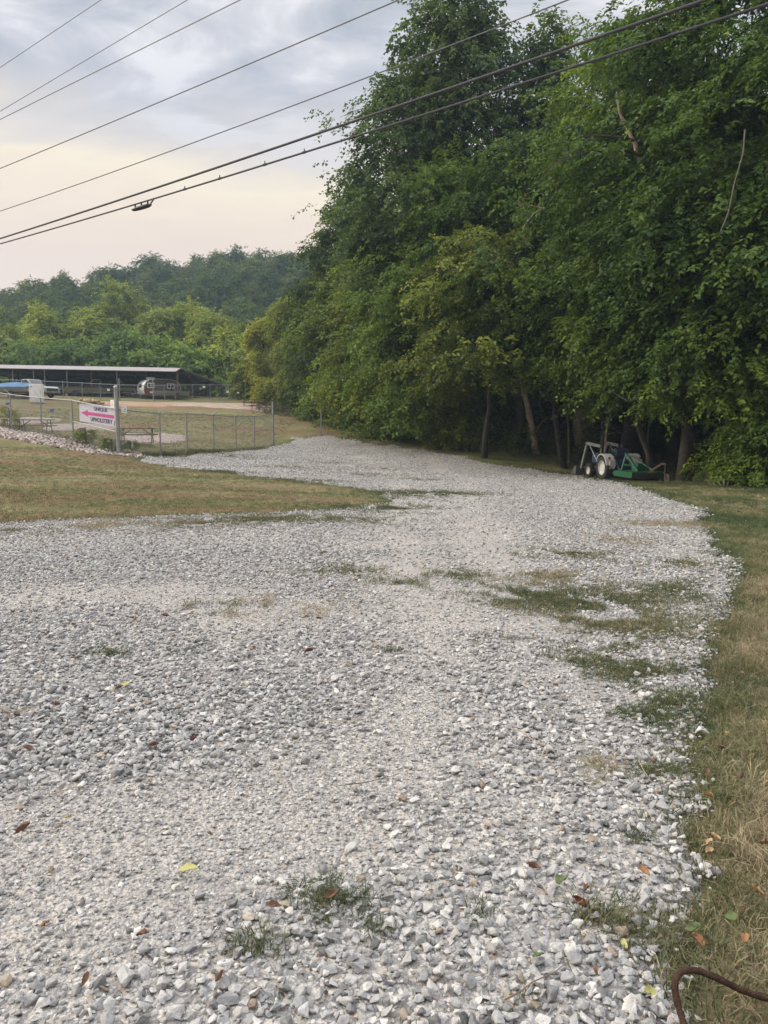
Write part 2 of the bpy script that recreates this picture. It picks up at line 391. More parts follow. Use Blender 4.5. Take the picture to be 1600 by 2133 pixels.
t.l.new(t.add('ShaderNodeBump', Strength=0.8, Distance=0.03, Height=t.math('ADD', na, nb)).outputs[0], b.inputs['Normal'])
t.l.new(b.outputs[0], out.inputs[0])
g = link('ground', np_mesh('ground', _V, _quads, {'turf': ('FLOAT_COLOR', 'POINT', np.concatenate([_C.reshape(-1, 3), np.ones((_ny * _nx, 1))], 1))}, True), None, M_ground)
tag(g, 'dry olive and tan turf on gently rising ground round the gravel', 'ground', kind='structure')

# fine, compacted wheel tracks within the gravel
TRACKS = [np.array([hit(*p)[:2] for p in q]) for q in (
 [(60,1800),(250,1765),(480,1700),(760,1630),(900,1500),(890,1350),(860,1200),(830,1100),(840,1000),(760,950)],
 [(1110,1310),(1040,1210),(1010,1130),(960,1050),(980,1000),(900,960)], [(-200,1270),(60,1250),(330,1240),(560,1280),(800,1290),(900,1270)], [(1100,1420),(1000,1330),(950,1240)])]
def fines(x, y):
    d = np.min([seg_dist(q, x, y) for q in TRACKS], 0)
    return np.clip(sstep(0.95, 0.0, d * (0.6 + 0.8 * fbm(x * 1.1, y * 1.1, 51))) * 0.95 * sstep(0.25, 0.6, fbm(x * 1.3, y * 0.8, 52) + 0.12) + 0.35 * sstep(0.5, 0.68, fbm(x * 0.8, y * 0.8, 53)), 0, 1)
_keep = _SD > -0.5
_fk = _keep.ravel()[_quads].any(1)
_gq = _quads[_fk]; _used = np.unique(_gq); _map = np.zeros(_ny * _nx, int); _map[_used] = np.arange(len(_used))
_gv = _V[_used].copy(); _gsd = _SD.ravel()[_used]
GTOP = 0.028
_gv[:, 2] += GTOP * sstep(-0.12, 0.10, _gsd) - 0.012 * sstep(0.05, -0.3, _gsd) - 0.004
_fine = fines(_gv[:, 0], _gv[:, 1])
M_gravel, t, out = new_mat('crushed limestone bed')
pos = t.add('ShaderNodeNewGeometry').outputs['Position']
fa = t.add('ShaderNodeAttribute', {'attribute_name': 'fines'}).outputs['Fac']
STONE = [(0.0, (0.09, 0.088, 0.085)), (0.22, (0.20, 0.198, 0.193)), (0.5, (0.315, 0.31, 0.298)), (0.75, (0.42, 0.407, 0.385)), (0.93, (0.57, 0.55, 0.51)), (0.96, (0.37, 0.315, 0.24)), (1.0, (0.24, 0.175, 0.13))]
def cells(scale):
    vo = t.add('ShaderNodeTexVoronoi', Scale=scale, Randomness=1.0, Vector=pos)
    s = t.add('ShaderNodeSeparateColor', _0=vo.outputs['Color']).outputs[0]
    return t.ramp(s, STONE), vo.outputs['Distance'], s
c1, d1, s1 = cells(38); c2, d2, s2 = cells(95); c3, d3, s3 = cells(16)
big = t.mix(0.25, c1, c3); fn = t.mix(0.5, c2, (0.385, 0.36, 0.33))
cmix = t.mix(t.math('MULTIPLY', fa, 0.85), big, fn)
nz = t.noise(pos, 0.5, 4, 0.6)
cmix = t.mix(1.0, cmix, t.ramp(nz, [(0.3, (0.88, 0.87, 0.86)), (0.7, (1.14, 1.10, 1.05))]), 'MULTIPLY')
b = t.add('ShaderNodeBsdfPrincipled', Base_Color=cmix, Roughness=0.9); b.inputs['Specular IOR Level'].default_value = 0.2
hgt = t.math('ADD', t.math('MULTIPLY', d1, -1.0), t.math('ADD', t.math('MULTIPLY', s1, 0.6), t.math('MULTIPLY', d2, -0.4)))
t.l.new(t.add('ShaderNodeBump', Strength=1.0, Distance=0.02, Height=hgt).outputs[0], b.inputs['Normal'])
t.l.new(b.outputs[0], out.inputs[0])
g = link('gravel_drive', np_mesh('gravel_drive', _gv, _map[_gq], {'fines': ('FLOAT', 'POINT', _fine)}, True), None, M_gravel)
tag(g, 'pale crushed limestone drive curving away to the right of the lawn', 'gravel drive', kind='structure')

def ground_strip(name, pts, mat, label, cat, dz=0.02, cell=0.5, edge=0.35, world_pts=False, sc=1.0):
    """A flat irregular patch lying on the ground (tracks, pads)."""
    P = np.array(pts, float) if world_pts else poly_px(pts)
    x0, y0 = P.min(0) - 1; x1, y1 = P.max(0) + 1
    nx, ny = int((x1 - x0) / cell) + 2, int((y1 - y0) / cell) + 2
    gx, gy = np.meshgrid(np.linspace(x0, x1, nx), np.linspace(y0, y1, ny))
    sd_ = sdist(P, gx, gy) + edge * 2 * (fbm(gx * 0.9, gy * 0.9, 61) - 0.5)
    z = gz2(gx, gy) + dz + np.clip(sd_ / edge, -1, 0.3) * 0.10 * sc + 0.02
    id_ = np.arange(nx * ny).reshape(ny, nx); q = np.stack([id_[:-1, :-1], id_[:-1, 1:], id_[1:, 1:], id_[1:, :-1]], -1).reshape(-1, 4)
    q = q[(sd_.ravel()[q] > -edge).any(1)]
    us = np.unique(q); mp = np.zeros(nx * ny, int); mp[us] = np.arange(len(us))
    return tag(link(name, np_mesh(name, np.stack([gx, gy, z], -1).reshape(-1, 3)[us], mp[q], None, True), None, mat), label, cat, kind='structure')
M_dirt = surf('pinkish gravel track', (0.34, 0.255, 0.19), 0.95, var=0.35, scale=1.2, bump=0.6, bscale=20)
M_dirt2 = surf('reddish bare dirt', (0.30, 0.19, 0.12), 0.95, var=0.3, scale=1.0, bump=0.6, bscale=15)
M_pad = surf('pale rubble pad', (0.34, 0.28, 0.235), 0.95, var=0.45, scale=6, bump=0.8, bscale=25)
ground_strip('dirt_track', [(250,840),(400,839),(520,842),(600,848),(660,857),(705,867),(760,886),(740,888),(660,873),(590,862),(520,853),(400,846),(250,844)], M_dirt, 'pinkish dirt track running past the picnic tables below the wood', 'dirt track', 0.03)
ground_strip('path', [(200,838),(260,838),(380,842),(330,848),(215,844)], M_dirt2, 'reddish bare dirt path in front of the open shed', 'path', 0.05)
ground_strip('gravel_pad', [(256,905),(330,903),(386,909),(380,917),(330,922),(262,930)], M_pad, 'pale rubble pad under the picnic table behind the post', 'gravel pad', 0.03, 0.3, 0.3)
ground_strip('camping_pad', [(96,886),(160,884),(246,884),(246,893),(150,896),(98,896)], M_pad, 'pale rubble pad on the slope behind the arrow sign', 'gravel pad', 0.03, 0.3, 0.3)
ground_strip('camping_pad', [(-30,874),(60,870),(128,874),(90,880),(-30,884)], M_pad, 'pale rubble pad beyond the left end of the wire fence', 'gravel pad', 0.03, 0.3, 0.3)

# ------------------------------------------------------------------ scattering: one object, many small stones or blades
def scatter(name, P, rot, scl, idx, tint, variants, label, cat, kind='stuff', flip=None):
    n = len(P)
    me = bpy.data.meshes.new(name); me.vertices.add(n); me.vertices.foreach_set('co', np.asarray(P, np.float32).ravel())
    for nm, typ, key, arr in (('rot', 'FLOAT_VECTOR', 'vector', rot), ('scl', 'FLOAT_VECTOR', 'vector', scl), ('vid', 'INT', 'value', idx), ('tint', 'FLOAT', 'value', tint)):
        me.attributes.new(nm, typ, 'POINT').data.foreach_set(key, np.ascontiguousarray(arr, np.int32 if typ == 'INT' else np.float32).ravel())
    o = link(name, me)
    src = bpy.data.collections.new(name + ' shapes')
    for k, vm in enumerate(variants):
        vo = bpy.data.objects.new('%s shape %02d' % (name, k), vm); src.objects.link(vo)
    ng = bpy.data.node_groups.new(name + ' scatter', 'GeometryNodeTree')
    ng.interface.new_socket('Geometry', in_out='INPUT', socket_type='NodeSocketGeometry'); ng.interface.new_socket('Geometry', in_out='OUTPUT', socket_type='NodeSocketGeometry')
    T = NT(ng); gi, go = T.add('NodeGroupInput'), T.add('NodeGroupOutput')
    ci = T.add('GeometryNodeCollectionInfo', {'transform_space': 'ORIGINAL'}); ci.inputs['Collection'].default_value = src
    ci.inputs['Separate Children'].default_value = True; ci.inputs['Reset Children'].default_value = True
    def na(nm, typ):
        k = T.add('GeometryNodeInputNamedAttribute', {'data_type': typ}); k.inputs['Name'].default_value = nm; return k.outputs['Attribute']
    ip = T.add('GeometryNodeInstanceOnPoints'); ip.inputs['Pick Instance'].default_value = True
    T.l.new(gi.outputs[0], ip.inputs['Points']); T.l.new(ci.outputs[0], ip.inputs['Instance']); T.l.new(na('vid', 'INT'), ip.inputs['Instance Index'])
    er = T.add('FunctionNodeEulerToRotation'); T.l.new(na('rot', 'FLOAT_VECTOR'), er.inputs[0]); T.l.new(er.outputs[0], ip.inputs['Rotation'])
    T.l.new(na('scl', 'FLOAT_VECTOR'), ip.inputs['Scale']); T.l.new(ip.outputs[0], go.inputs[0])
    md = o.modifiers.new('scatter', 'NODES'); md.node_group = ng
    return tag(o, label, cat, kind=kind)
def jitter(x0, x1, y0, y1, pitch, rng):
    nx, ny = max(1, int((x1 - x0) / pitch)), max(1, int((y1 - y0) / pitch))
    gx, gy = np.meshgrid(np.arange(nx), np.arange(ny)); gx = gx + 0.5 * (gy % 2)
    return (x0 + (gx + rng.uniform(-.42, .42, gx.shape) + .5) * pitch).ravel(), (y0 + (gy + rng.uniform(-.42, .42, gx.shape) + .5) * pitch).ravel()
def in_view(x, y, m=1.0): return (np.abs(x) < 0.535 * y + m) & (y > 1.0)

def stone_mesh(seed, mat, flat=0.7):
    rg = np.random.default_rng(seed); bm = bmesh.new()
    ax = np.array([1.0, rg.uniform(0.62, 0.95), rg.uniform(0.42, flat)])
    for _ in range(13):
        p = rg.normal(size=3); p /= np.abs(p).max() ** 0.6 * np.linalg.norm(p) ** 0.4
        bm.verts.new(p * ax * 0.5 * rg.uniform(0.85, 1.0))
    r = bmesh.ops.convex_hull(bm, input=bm.verts); bmesh.ops.delete(bm, geom=[v for v in bm.verts if not v.link_faces], context='VERTS')
    bmesh.ops.bevel(bm, geom=list(bm.edges), offset=0.035, segments=1, affect='EDGES', clamp_overlap=True)
    me = bpy.data.meshes.new('stone'); bm.to_mesh(me); bm.free(); me.materials.append(mat); return me
M_stone = tint_mat('crushed limestone', STONE, 0.85, bump=0.35)
M_rip = tint_mat('white pink rubble', [(0, (0.22, 0.18, 0.16)), (0.5, (0.38, 0.31, 0.275)), (1, (0.55, 0.49, 0.44))], 0.9, bump=0.3)
stones = [stone_mesh(100 + k, M_stone) for k in range(14)]
rs = np.random.default_rng(5)
X, Y, S = [], [], []
def stone_layer(y0, y1, pitch, smin, smax, prob, side=1.2):
    x, y = jitter(-0.54 * y1 - side, 0.54 * y1 + side, y0, y1, pitch, rs)
    k = in_view(x, y, side); x, y = x[k], y[k]
    sd_ = grav_sd(x, y); fi = fines(x, y)
    k = (sd_ > -0.02 - 0.10 * rs.random(len(x)) ** 2) & (rs.random(len(x)) < prob(fi))
    X.append(x[k]); Y.append(y[k]); S.append(rs.uniform(smin, smax, k.sum()) ** 1.0)
stone_layer(1.0, 4.2, 0.034, 0.026, 0.052, lambda f: 0.95 * (1 - f) ** 1.2)
stone_layer(1.0, 6.0, 0.11, 0.048, 0.072, lambda f: 0.30 * (1 - f))
stone_layer(1.0, 7.5, 0.024, 0.014, 0.031, lambda f: 0.30 + 0.55 * (1 - f))
stone_layer(1.0, 4.5, 0.018, 0.008, 0.020, lambda f: 0.10 + 0.75 * f)
stone_layer(4.2, 9.0, 0.040, 0.025, 0.048, lambda f: 0.85 * (1 - f))
stone_layer(7.5, 14.0, 0.050, 0.022, 0.050, lambda f: 0.25 + 0.65 * (1 - f))
stone_layer(14.0, 26.0, 0.080, 0.030, 0.060, lambda f: 0.35 + 0.5 * (1 - f))
stone_layer(26.0, 56.0, 0.155, 0.05, 0.09, lambda f: 0.4 + 0.5 * (1 - f))
X, Y, S = map(np.concatenate, (X, Y, S)); n = len(X)
fz = fines(X, Y)
Z = gz2(X, Y) + GTOP - 0.006 + S * rs.uniform(0.0, 0.42, n)
ti = np.clip(rs.beta(2.4, 1.8, n) * 0.95 + 0.06 * fz, 0, 0.93); od = (rs.random(n) < 0.035) & (S < .05); ti[od] = rs.uniform(0.94, 1.0, od.sum())
scatter('gravel', np.stack([X, Y, Z], 1), np.stack([rs.normal(0, .35, n), rs.normal(0, .35, n), rs.uniform(0, 6.283, n)], 1), np.stack([S, S * rs.uniform(.8, 1.2, n), S], 1), rs.integers(0, len(stones), n), ti, stones,
        'loose pale grey crushed stones covering the drive', 'gravel')
print('stones', n)
# rubble along the wire fence
ript = [stone_mesh(300 + k, M_rip, 0.9) for k in range(6)]
def rubble(name, pts, pitch, label, smin, smax):
    P = poly_px(pts); x, y = jitter(*sum(zip(P.min(0), P.max(0)), ()), pitch, rs)
    k = sdist(P, x, y) + 0.5 * (fbm(x, y, 71) - 0.4) > 0; x, y = x[k], y[k]; n = len(x); s = rs.uniform(smin, smax, n)
    scatter(name, np.stack([x, y, gz2(x, y) + s * 0.22], 1), rs.uniform(0, 6, (n, 3)), np.stack([s, s, s], 1), rs.integers(0, 6, n), rs.random(n), ript, label, 'rubble')
rubble('rubble', [(-60,884),(0,893),(60,903),(130,913),(200,925),(246,937),(300,948),(290,954),(246,950),(190,947),(100,929),(0,912),(-60,900)], 0.15, 'white and pink broken rock banked along the foot of the fence', 0.07, 0.22)
rubble('pad_rubble', [(258,912),(330,906),(386,910),(375,918),(330,922),(262,930)], 0.22, 'pale broken rock round the picnic table behind the tall post', 0.08, 0.2)

# grass and weeds
def tuft_mesh(seed, mat, nb, h, spread, lean, wd):
    rg = np.random.default_rng(seed); V, Fc = [], []
    for _ in range(nb):
        a = rg.uniform(0, 6.283); r = spread * math.sqrt(rg.random()); b0 = np.array([r * math.cos(a), r * math.sin(a), 0])
        a2 = a + rg.normal(0, 0.9); hh = h * rg.uniform(0.45, 1.0); ln = hh * rg.uniform(0.2, 1.0) * lean
        d = np.array([math.cos(a2), math.sin(a2), 0]); s = np.array([-d[1], d[0], 0]) * wd * 0.5
        m = b0 + d * ln * 0.35 + np.array([0, 0, hh * 0.62]); tip = b0 + d * ln + np.array([0, 0, hh * (1.0 - 0.25 * lean)])
        o = len(V); V += [b0 - s, b0 + s, m + s * 0.8, m - s * 0.8, tip]; Fc += [(o, o+1, o+2, o+3), (o+3, o+2, o+4)]
    me = bpy.data.meshes.new('tuft'); me.from_pydata([tuple(v) for v in V], [], Fc); me.materials.append(mat); return me
GRASS = [(0.0, (0.045, 0.07, 0.032)), (0.3, (0.075, 0.098, 0.042)), (0.55, (0.125, 0.13, 0.056)), (0.75, (0.22, 0.19, 0.105)), (1.0, (0.38, 0.31, 0.205))]
M_grass = tint_mat('grass blades', GRASS, 0.7, 0.25)
short = [tuft_mesh(k, M_grass, 16, 0.055, 0.06, 0.9, 0.005) for k in range(6)]
mid = [tuft_mesh(20 + k, M_grass, 20, 0.10, 0.07, 1.3, 0.0045) for k in range(6)]
straw = [tuft_mesh(40 + k, M_grass, 12, 0.06, 0.05, 1.9, 0.0026) for k in range(5)]
def grass(name, x, y, tint, var, smin, smax, label, cat='grass', tilt=0.15, dz=0.0):
    n = len(x); s = rs.uniform(smin, smax, n)
    return scatter(name, np.stack([x, y, gz2(x, y) + dz - 0.004], 1), np.stack([rs.normal(0, tilt, n), rs.normal(0, tilt, n), rs.uniform(0, 6.283, n)], 1), np.stack([s, s, s * rs.uniform(.7, 1.15, n)], 1), rs.integers(0, len(var), n), np.clip(tint, 0, 1), var, label, cat)
# mown lawn, left
x, y = jitter(-24, 3.5, 9.5, 38, 0.11, rs); k = in_view(x, y, 1.5); x, y = x[k], y[k]
sd_ = grav_sd(x, y); FENCE_IN = np.array([(-60, 82), (-20, 40.3), (-10.9, 30.8), (-6.7, 45), (-6.7, 60), (-60, 82)])
rub = poly_px([(-60,884),(0,893),(60,903),(130,913),(200,925),(246,937),(300,948),(290,954),(246,950),(190,947),(100,929),(0,912),(-60,900)])
k = (sd_ < 0.04 + 2.5 * np.clip(fbm(x * 1.2, y * 1.2, 86) - 0.52, 0, 1)) & (x < 3.5) & (y - 0.4 * x < 36) & ~inside(rub, x, y) & (rs.random(len(x)) < np.clip(14 / y, 0.25, 1)); x, y, sd_ = x[k], y[k], sd_[k]
tint = 0.55 + 0.75 * (fbm(x * 0.35, y * 0.9, 21) - 0.4) + 0.35 * (fbm(x * 2, y * 2.4, 81) - 0.5) + rs.normal(0, .12, len(x)); tint -= 0.42 * sstep(-0.5, 0.0, sd_)
grass('lawn_grass', x, y, tint, short, 0.7, 1.25, 'short dry mown grass of the sloping lawn left of the drive')
# verge, right
x, y = jitter(0.3, 22, 1.0, 36, 0.06, rs); k = in_view(x, y, 2.8); x, y = x[k], y[k]
sd_ = grav_sd(x, y); wd = sdist(WOOD_EDGE, x, y)
k = (sd_ < 0.02 + 0.9 * np.clip(fbm(x * 1.9, y * 1.9, 85) - 0.50, 0, 1) * np.clip(y / 4, .6, 2)) & (x > 0.3) & (wd < 1.5) & (rs.random(len(x)) < np.clip(7 / y, 0.12, 1)); x, y, sd_ = x[k], y[k], sd_[k]
tint = 0.57 + 1.5 * (fbm(x * 0.9, y * 0.7, 82) - 0.5) + rs.normal(0, .14, len(x)) - 0.34 * sstep(-0.30, -0.02, sd_) - 0.16 * sstep(6, 11, y) + 0.12 * sstep(8, 5, y)
grass('verge_grass', x, y, tint, mid, 0.5, 1.1, 'olive and straw coloured grass of the verge beside the wood', tilt=0.3)
x, y = jitter(0.3, 7, 1.0, 7, 0.045, rs); k = in_view(x, y, 2.2) & (grav_sd(x, y) < 0.06) & (x > 0.4) & (rs.random(len(x)) < np.clip(1.6 * fbm(x * 1.4, y * 1.4, 84) - .25, .05, 1) * np.clip(3.5 / y, .3, 1)); x, y = x[k], y[k]
grass('dry_straw', x, y, rs.normal(0.86, 0.12, len(x)), straw, 0.5, 1.2, 'loose dry straw lying over the verge on the right', 'straw', tilt=0.35, dz=0.006)
# weeds growing through the stones
patches = [(700,1890,.16,.9,.1),(520,1985,.10,.5,.15),(1190,1160,.5,.6,.35),(1290,1130,.5,.3,.65),(1150,1210,.45,.6,.6),(1090,1250,.35,.8,.25),(1210,1262,.5,.9,.2),(1330,1250,.4,.7,.35),(1410,1235,.35,.6,.25),(1270,1300,.45,.75,.5),(1340,1310,.4,.8,.35),
 (1260,1375,.28,.7,.25),(1330,1410,.3,.8,.2),(1370,1470,.25,.8,.25),(1330,1500,.22,.7,.15),(1170,1390,.14,.6,.2),(1240,1610,.16,.6,.7),(1370,1620,.2,.6,.3),(1330,1760,.1,.35,.15),(1360,1715,.1,.4,.15),(1260,1930,.16,.5,.35),(1340,1950,.2,.7,.4),(1060,2080,.10,.4,.2),(860,2115,.07,.4,.3),
 (590,1272,.42,.22,.85),(440,1275,.25,.3,.3),(720,1195,.35,.3,.3),(830,1220,.3,.25,.3),(950,1205,.3,.4,.25),(870,1030,1.0,.8,.22),(960,1030,.7,.6,.2),(800,1060,.9,.6,.2),(700,1085,.8,.45,.3),(230,1098,.6,.5,.75),(60,1108,.5,.4,.4),(420,1095,.7,.5,.35),(560,1085,.8,.6,.3),(640,1003,1.0,.5,.25),(760,990,1.2,.35,.3),(620,975,1.3,.4,.4),(680,965,1.2,.3,.4),(470,985,1.0,.5,.2),
 (800,978,1.0,.35,.45),(880,1000,.8,.35,.35),(480,950,1.5,.6,.3),(1350,1095,.5,.4,.7),(1430,1095,.5,.5,.6),(1420,1180,.4,.45,.35),(230,1370,.10,.5,.15),(410,1360,.10,.5,.1),(1020,1330,.12,.25,.2),(820,1365,.1,.2,.3),(780,1950,.05,.5,.2),(1000,1920,.06,.3,.2)]
X, Y, Tn = [], [], []
for px, py, r, den, tn in patches:
    r = r * (.55 if py > 1600 else 1); c = hit(px, py); r *= 1.15; m = int(den * r * r * 7500 / (1 + (c.y / 12) ** 1.5)) + 6; a = rs.uniform(0, 6.283, m); q = r * rs.random(m) ** .7 * (0.5 + 1.0 * rs.random(m)) * (0.7 + 0.6 * vnoise(a * 2.2, a * 0 + px, 3))
    X.append(c.x + q * np.cos(a) * 1.25); Y.append(c.y + q * np.sin(a) * 1.0); Tn.append(tn + rs.normal(0, .17, m))
X, Y, Tn = map(np.concatenate, (X, Y, Tn))
k = fbm(X * 3.5, Y * 3.5, 91) > 0.44; X, Y, Tn = X[k], Y[k], Tn[k]
grass('weeds', X, Y, Tn + .20, mid, 0.25, 0.70, 'patches of low green weeds growing up through the gravel', 'weeds', tilt=0.4, dz=0.022)
# rough grass round the fence foot and the field behind
x, y = jitter(-26, 2, 30, 62, 0.42, rs); k = in_view(x, y, 1) & inside(FENCE_IN, x, y) & (rs.random(len(x)) < 0.8); x, y = x[k], y[k]
grass('field_grass', x, y, 0.55 + 0.5 * (fbm(x * .3, y * .3, 83) - .5) + rs.normal(0, .1, len(x)), short, 1.6, 2.6, 'thin dry grass of the field behind the wire fence')
def along(pts, dens, spread):
    P = np.array(pts, float); out = []
    for a, b in zip(P[:-1], P[1:]):
        m = int(np.hypot(*(b - a)) * dens); tt = rs.random((m, 1)); out.append(a + (b - a) * tt + rs.normal(0, spread, (m, 2)))
    return np.concatenate(out)
q = along([(-20, 40), (-10.9, 30.5), (-6.7, 45)], 15, 0.22)
grass('fence_weeds', q[:, 0], q[:, 1], rs.normal(0.50, .16, len(q)), mid, 1.0, 3.4, 'tall weeds left unmown along the foot of the wire fence', 'weeds')
q = along([(-10.3, 32.4), (-8.4, 39)], 30, 0.18)
grass('weed_strip', q[:, 0], q[:, 1], rs.normal(0.46, .16, len(q)), mid, 1.0, 3.2, 'dense dark weeds at the fence foot near the tall post', 'weeds')
P = WOOD_EDGE[2:14]; q = along(P, 42, 0.9)
grass('wood_edge_grass', q[:, 0], q[:, 1], rs.normal(0.42, .2, len(q)), mid, 2.0, 5.5, 'rough long grass and weeds along the edge of the wood', 'weeds', tilt=0.35)

# leaf litter under the edge of the wood
def litter_mesh(seed):
    rg = np.random.default_rng(seed); V = [(-.5, 0, .1), (-.15, -.28, .0), (.25, -.22, .08), (.5, .02, .16), (.22, .24, .03), (-.18, .27, .12), (0, 0, -.04)]
    V = [(a, b * rg.uniform(.7, 1.2), c + rg.normal(0, .07)) for a, b, c in V]; me = bpy.data.meshes.new('litter leaf'); me.from_pydata(V, [], [(i, (i + 1) % 6, 6) for i in range(6)]); me.materials.append(M_litter); return me
M_litter = tint_mat('leaf litter', [(0, (0.07, 0.04, 0.025)), (0.5, (0.16, 0.095, 0.05)), (0.85, (0.27, 0.18, 0.09)), (1, (0.33, 0.25, 0.10))], 0.8)
q = along(WOOD_EDGE[2:11], 90, 1.3); q2 = np.stack([rs.uniform(.5, 12, 900), rs.uniform(1.3, 22, 900)], 1); q = np.concatenate([q, q2])
k = (grav_sd(q[:, 0], q[:, 1]) < .02) & in_view(q[:, 0], q[:, 1], 1.5); q = q[k]; n = len(q); s_ = rs.uniform(.03, .08, n) * np.where(q[:, 1] > 14, 1.4, .8)
scatter('leaf_litter', np.stack([q[:, 0], q[:, 1], gz2(q[:, 0], q[:, 1]) + .02], 1), np.stack([rs.normal(0, .4, n), rs.normal(0, .4, n), rs.uniform(0, 6.28, n)], 1), np.stack([s_, s_, s_], 1), rs.integers(0, 4, n), rs.random(n), [litter_mesh(k) for k in range(4)], 'brown dead leaves littering the verge and the edge of the wood', 'leaf litter')

# ------------------------------------------------------------------ trees
def leaf_arrays(base, d, nrm, L, W, tint):
    """Folded four-cornered leaves: base point, direction, normal, length, width."""
    d = d / np.linalg.norm(d, axis=1, keepdims=True)
    s = np.cross(d, nrm); s /= np.maximum(np.linalg.norm(s, axis=1, keepdims=True), 1e-6)
    nn = np.cross(s, d); L = L[:, None]; W = W[:, None]
    m = base + d * L * 0.45 + nn * L * 0.02
    V = np.stack([base, m + s * W * .5 + nn * W * .16, base + d * L - nn * L * .10, m - s * W * .5 + nn * W * .16], 1).reshape(-1, 3)
    Fq = np.arange(len(base) * 4).reshape(-1, 4)
    return V, Fq, np.repeat(tint, 4)
PROF = {
 'oval':  lambda t: np.sin(np.pi * (0.14 + 0.83 * t) ** 0.85) ** 0.7,
 'broad': lambda t: np.clip(1.05 - t ** 2.6, 0, 1) * (0.78 + 0.3 * np.sin(np.pi * t)),
 'spire': lambda t: 0.22 + 0.78 * np.clip(1 - t, 0, 1) ** 0.75 * (0.75 + 0.25 * np.cos(t * 9)),
 'bush':  lambda t: np.sqrt(np.clip(1 - (0.9 * t) ** 2, 0, 1)) * 1.0,
}
def make_tree(seed, H, Rc, cb=0.3, prof='oval', nl=46, ncl=5, nsp=7, lps=18, leaf=0.21, trunk=0.28, fork=0, droop=0.3, lean=(0, 0), offs=1.0, spr=0.58, wide=0.6, gap=0.0):
    """(wood mesh, crown mesh) of one tree standing on the origin."""
    rg = np.random.default_rng(seed); pf = PROF[prof]
    nt = 9; tt = np.linspace(0, 1, nt); top = H * 0.9
    wob = np.cumsum(rg.normal(0, 0.012 * H, (nt, 2)), 0); wob -= wob[0]
    tp = np.stack([lean[0] * H * tt + wob[:, 0], lean[1] * H * tt + wob[:, 1], top * tt - 0.25 * (tt == 0)], 1)
    tr = trunk * np.where(tt < 0.08, 1.35, 1.0) * (1 - 0.86 * tt) + 0.02
    mb = MB(); mb.tube(tp, list(tr), 9)
    def trunk_at(z):
        z = np.clip(z / top, 0, 1); return np.array([np.interp(z, tt, tp[:, 0]), np.interp(z, tt, tp[:, 1]), z * top])
    C, Dc = [], []; ph = rg.uniform(0, 6.28, 3)
    nl = max(10, int(nl * .74)); nsp = nsp + 3
    for i in range(nl):
        t = ((i + rg.random()) / nl); z = H * (cb + (1 - cb) * t)
        az = i * 2.39996 + rg.normal(0, .35)
        rr = Rc * float(pf(np.array(t))) * (0.72 + 0.4 * rg.random()) * (1 + 0.16 * math.sin(2 * az + ph[0]) + 0.14 * math.sin(3 * az + ph[1] + 4 * t))
        z0 = max(min(z - rr * rg.uniform(0.25, 0.75), top * 0.96), H * cb * 0.55)
        p0 = trunk_at(z0); dirv = np.array([math.cos(az), math.sin(az), 0]); ax = trunk_at(min(z, top))
        p2 = np.array([ax[0], ax[1], 0]) + dirv * rr + np.array([0, 0, z - droop * rr * (0.5 if t > .6 else 1.0)])
        p1 = (p0 + p2) / 2 + np.array([0, 0, rr * 0.28])
        u = np.linspace(0, 1, 5)[:, None]; pts = (1-u)**2 * p0 + 2*u*(1-u) * p1 + u*u * p2
        r0 = max(0.018, min(0.30 * float(np.interp(z0 / top, tt, tr)) + 0.012 * rr, 0.12)); mb.tube(pts, list(np.linspace(r0, 0.008, 5)), 5, False)
        m = max(2, int(round(ncl * (0.45 + 0.8 * rr / Rc))))
        uc = 0.28 + 0.74 * np.sqrt((np.arange(m) + rg.random(m)) / m); uc = uc[:, None]
        c = (1-uc)**2 * p0 + 2*uc*(1-uc) * p1 + uc*uc * p2
        lat = rg.normal(0, 0.30, (m, 1)) * rr * np.array([-dirv[1], dirv[0], 0]) * uc + np.array([0, 0, 1]) * rg.normal(0, .05, (m, 1)) * rr
        c2 = c + lat
        for a, b in zip(c, c2):
            if np.linalg.norm(b - a) > 0.3: mb.tube([a, (a + b) / 2 + np.array([0, 0, .1]), b], [0.02, 0.014, 0.006], 4, False)
        if gap:
            keep = vnoise(c2[:, 0] * .55 + seed * 1.7, c2[:, 2] * .6 + c2[:, 1] * .45) > gap
            if keep.sum() == 0: continue
            c2 = c2[keep]
        C.append(c2); o = c2 - ax; o[:, 2] *= 0.4; Dc.append(o)
    C = np.concatenate(C); Dc = np.concatenate(Dc)
    k = max(4, int(nsp)); sz = Rc / 4.0
    Sp = np.repeat(C, k, 0) + rg.normal(0, 1, (len(C) * k, 3)) * np.array([spr, spr, spr * 0.34]) * offs * (0.55 + 0.45 * sz)
    D = np.repeat(Dc, k, 0); D /= np.maximum(np.linalg.norm(D, axis=1, keepdims=True), 1e-6)
    D = D + rg.normal(0, 0.55, D.shape); D[:, 2] -= rg.uniform(0.1, 0.9, len(D)); D /= np.linalg.norm(D, axis=1, keepdims=True)
    ok = Sp[:, 2] > 0.25; Sp, D = Sp[ok], D[ok]; ns = len(Sp)
    sl = leaf * 4.6 * rg.uniform(0.7, 1.25, ns); stint = rg.normal(0.5, 0.10, ns) + np.repeat(rg.normal(0, .16, len(C)), k)[ok]
    al = (np.tile(np.arange(lps), ns) + 0.5) / lps; Dr = np.repeat(D, lps, 0)
    side = np.cross(Dr, np.array([0, 0, 1.0])); side /= np.maximum(np.linalg.norm(side, axis=1, keepdims=True), 1e-6)
    sg = np.where(np.tile(np.arange(lps), ns) % 2 == 0, 1.0, -1.0)[:, None]; N = ns * lps
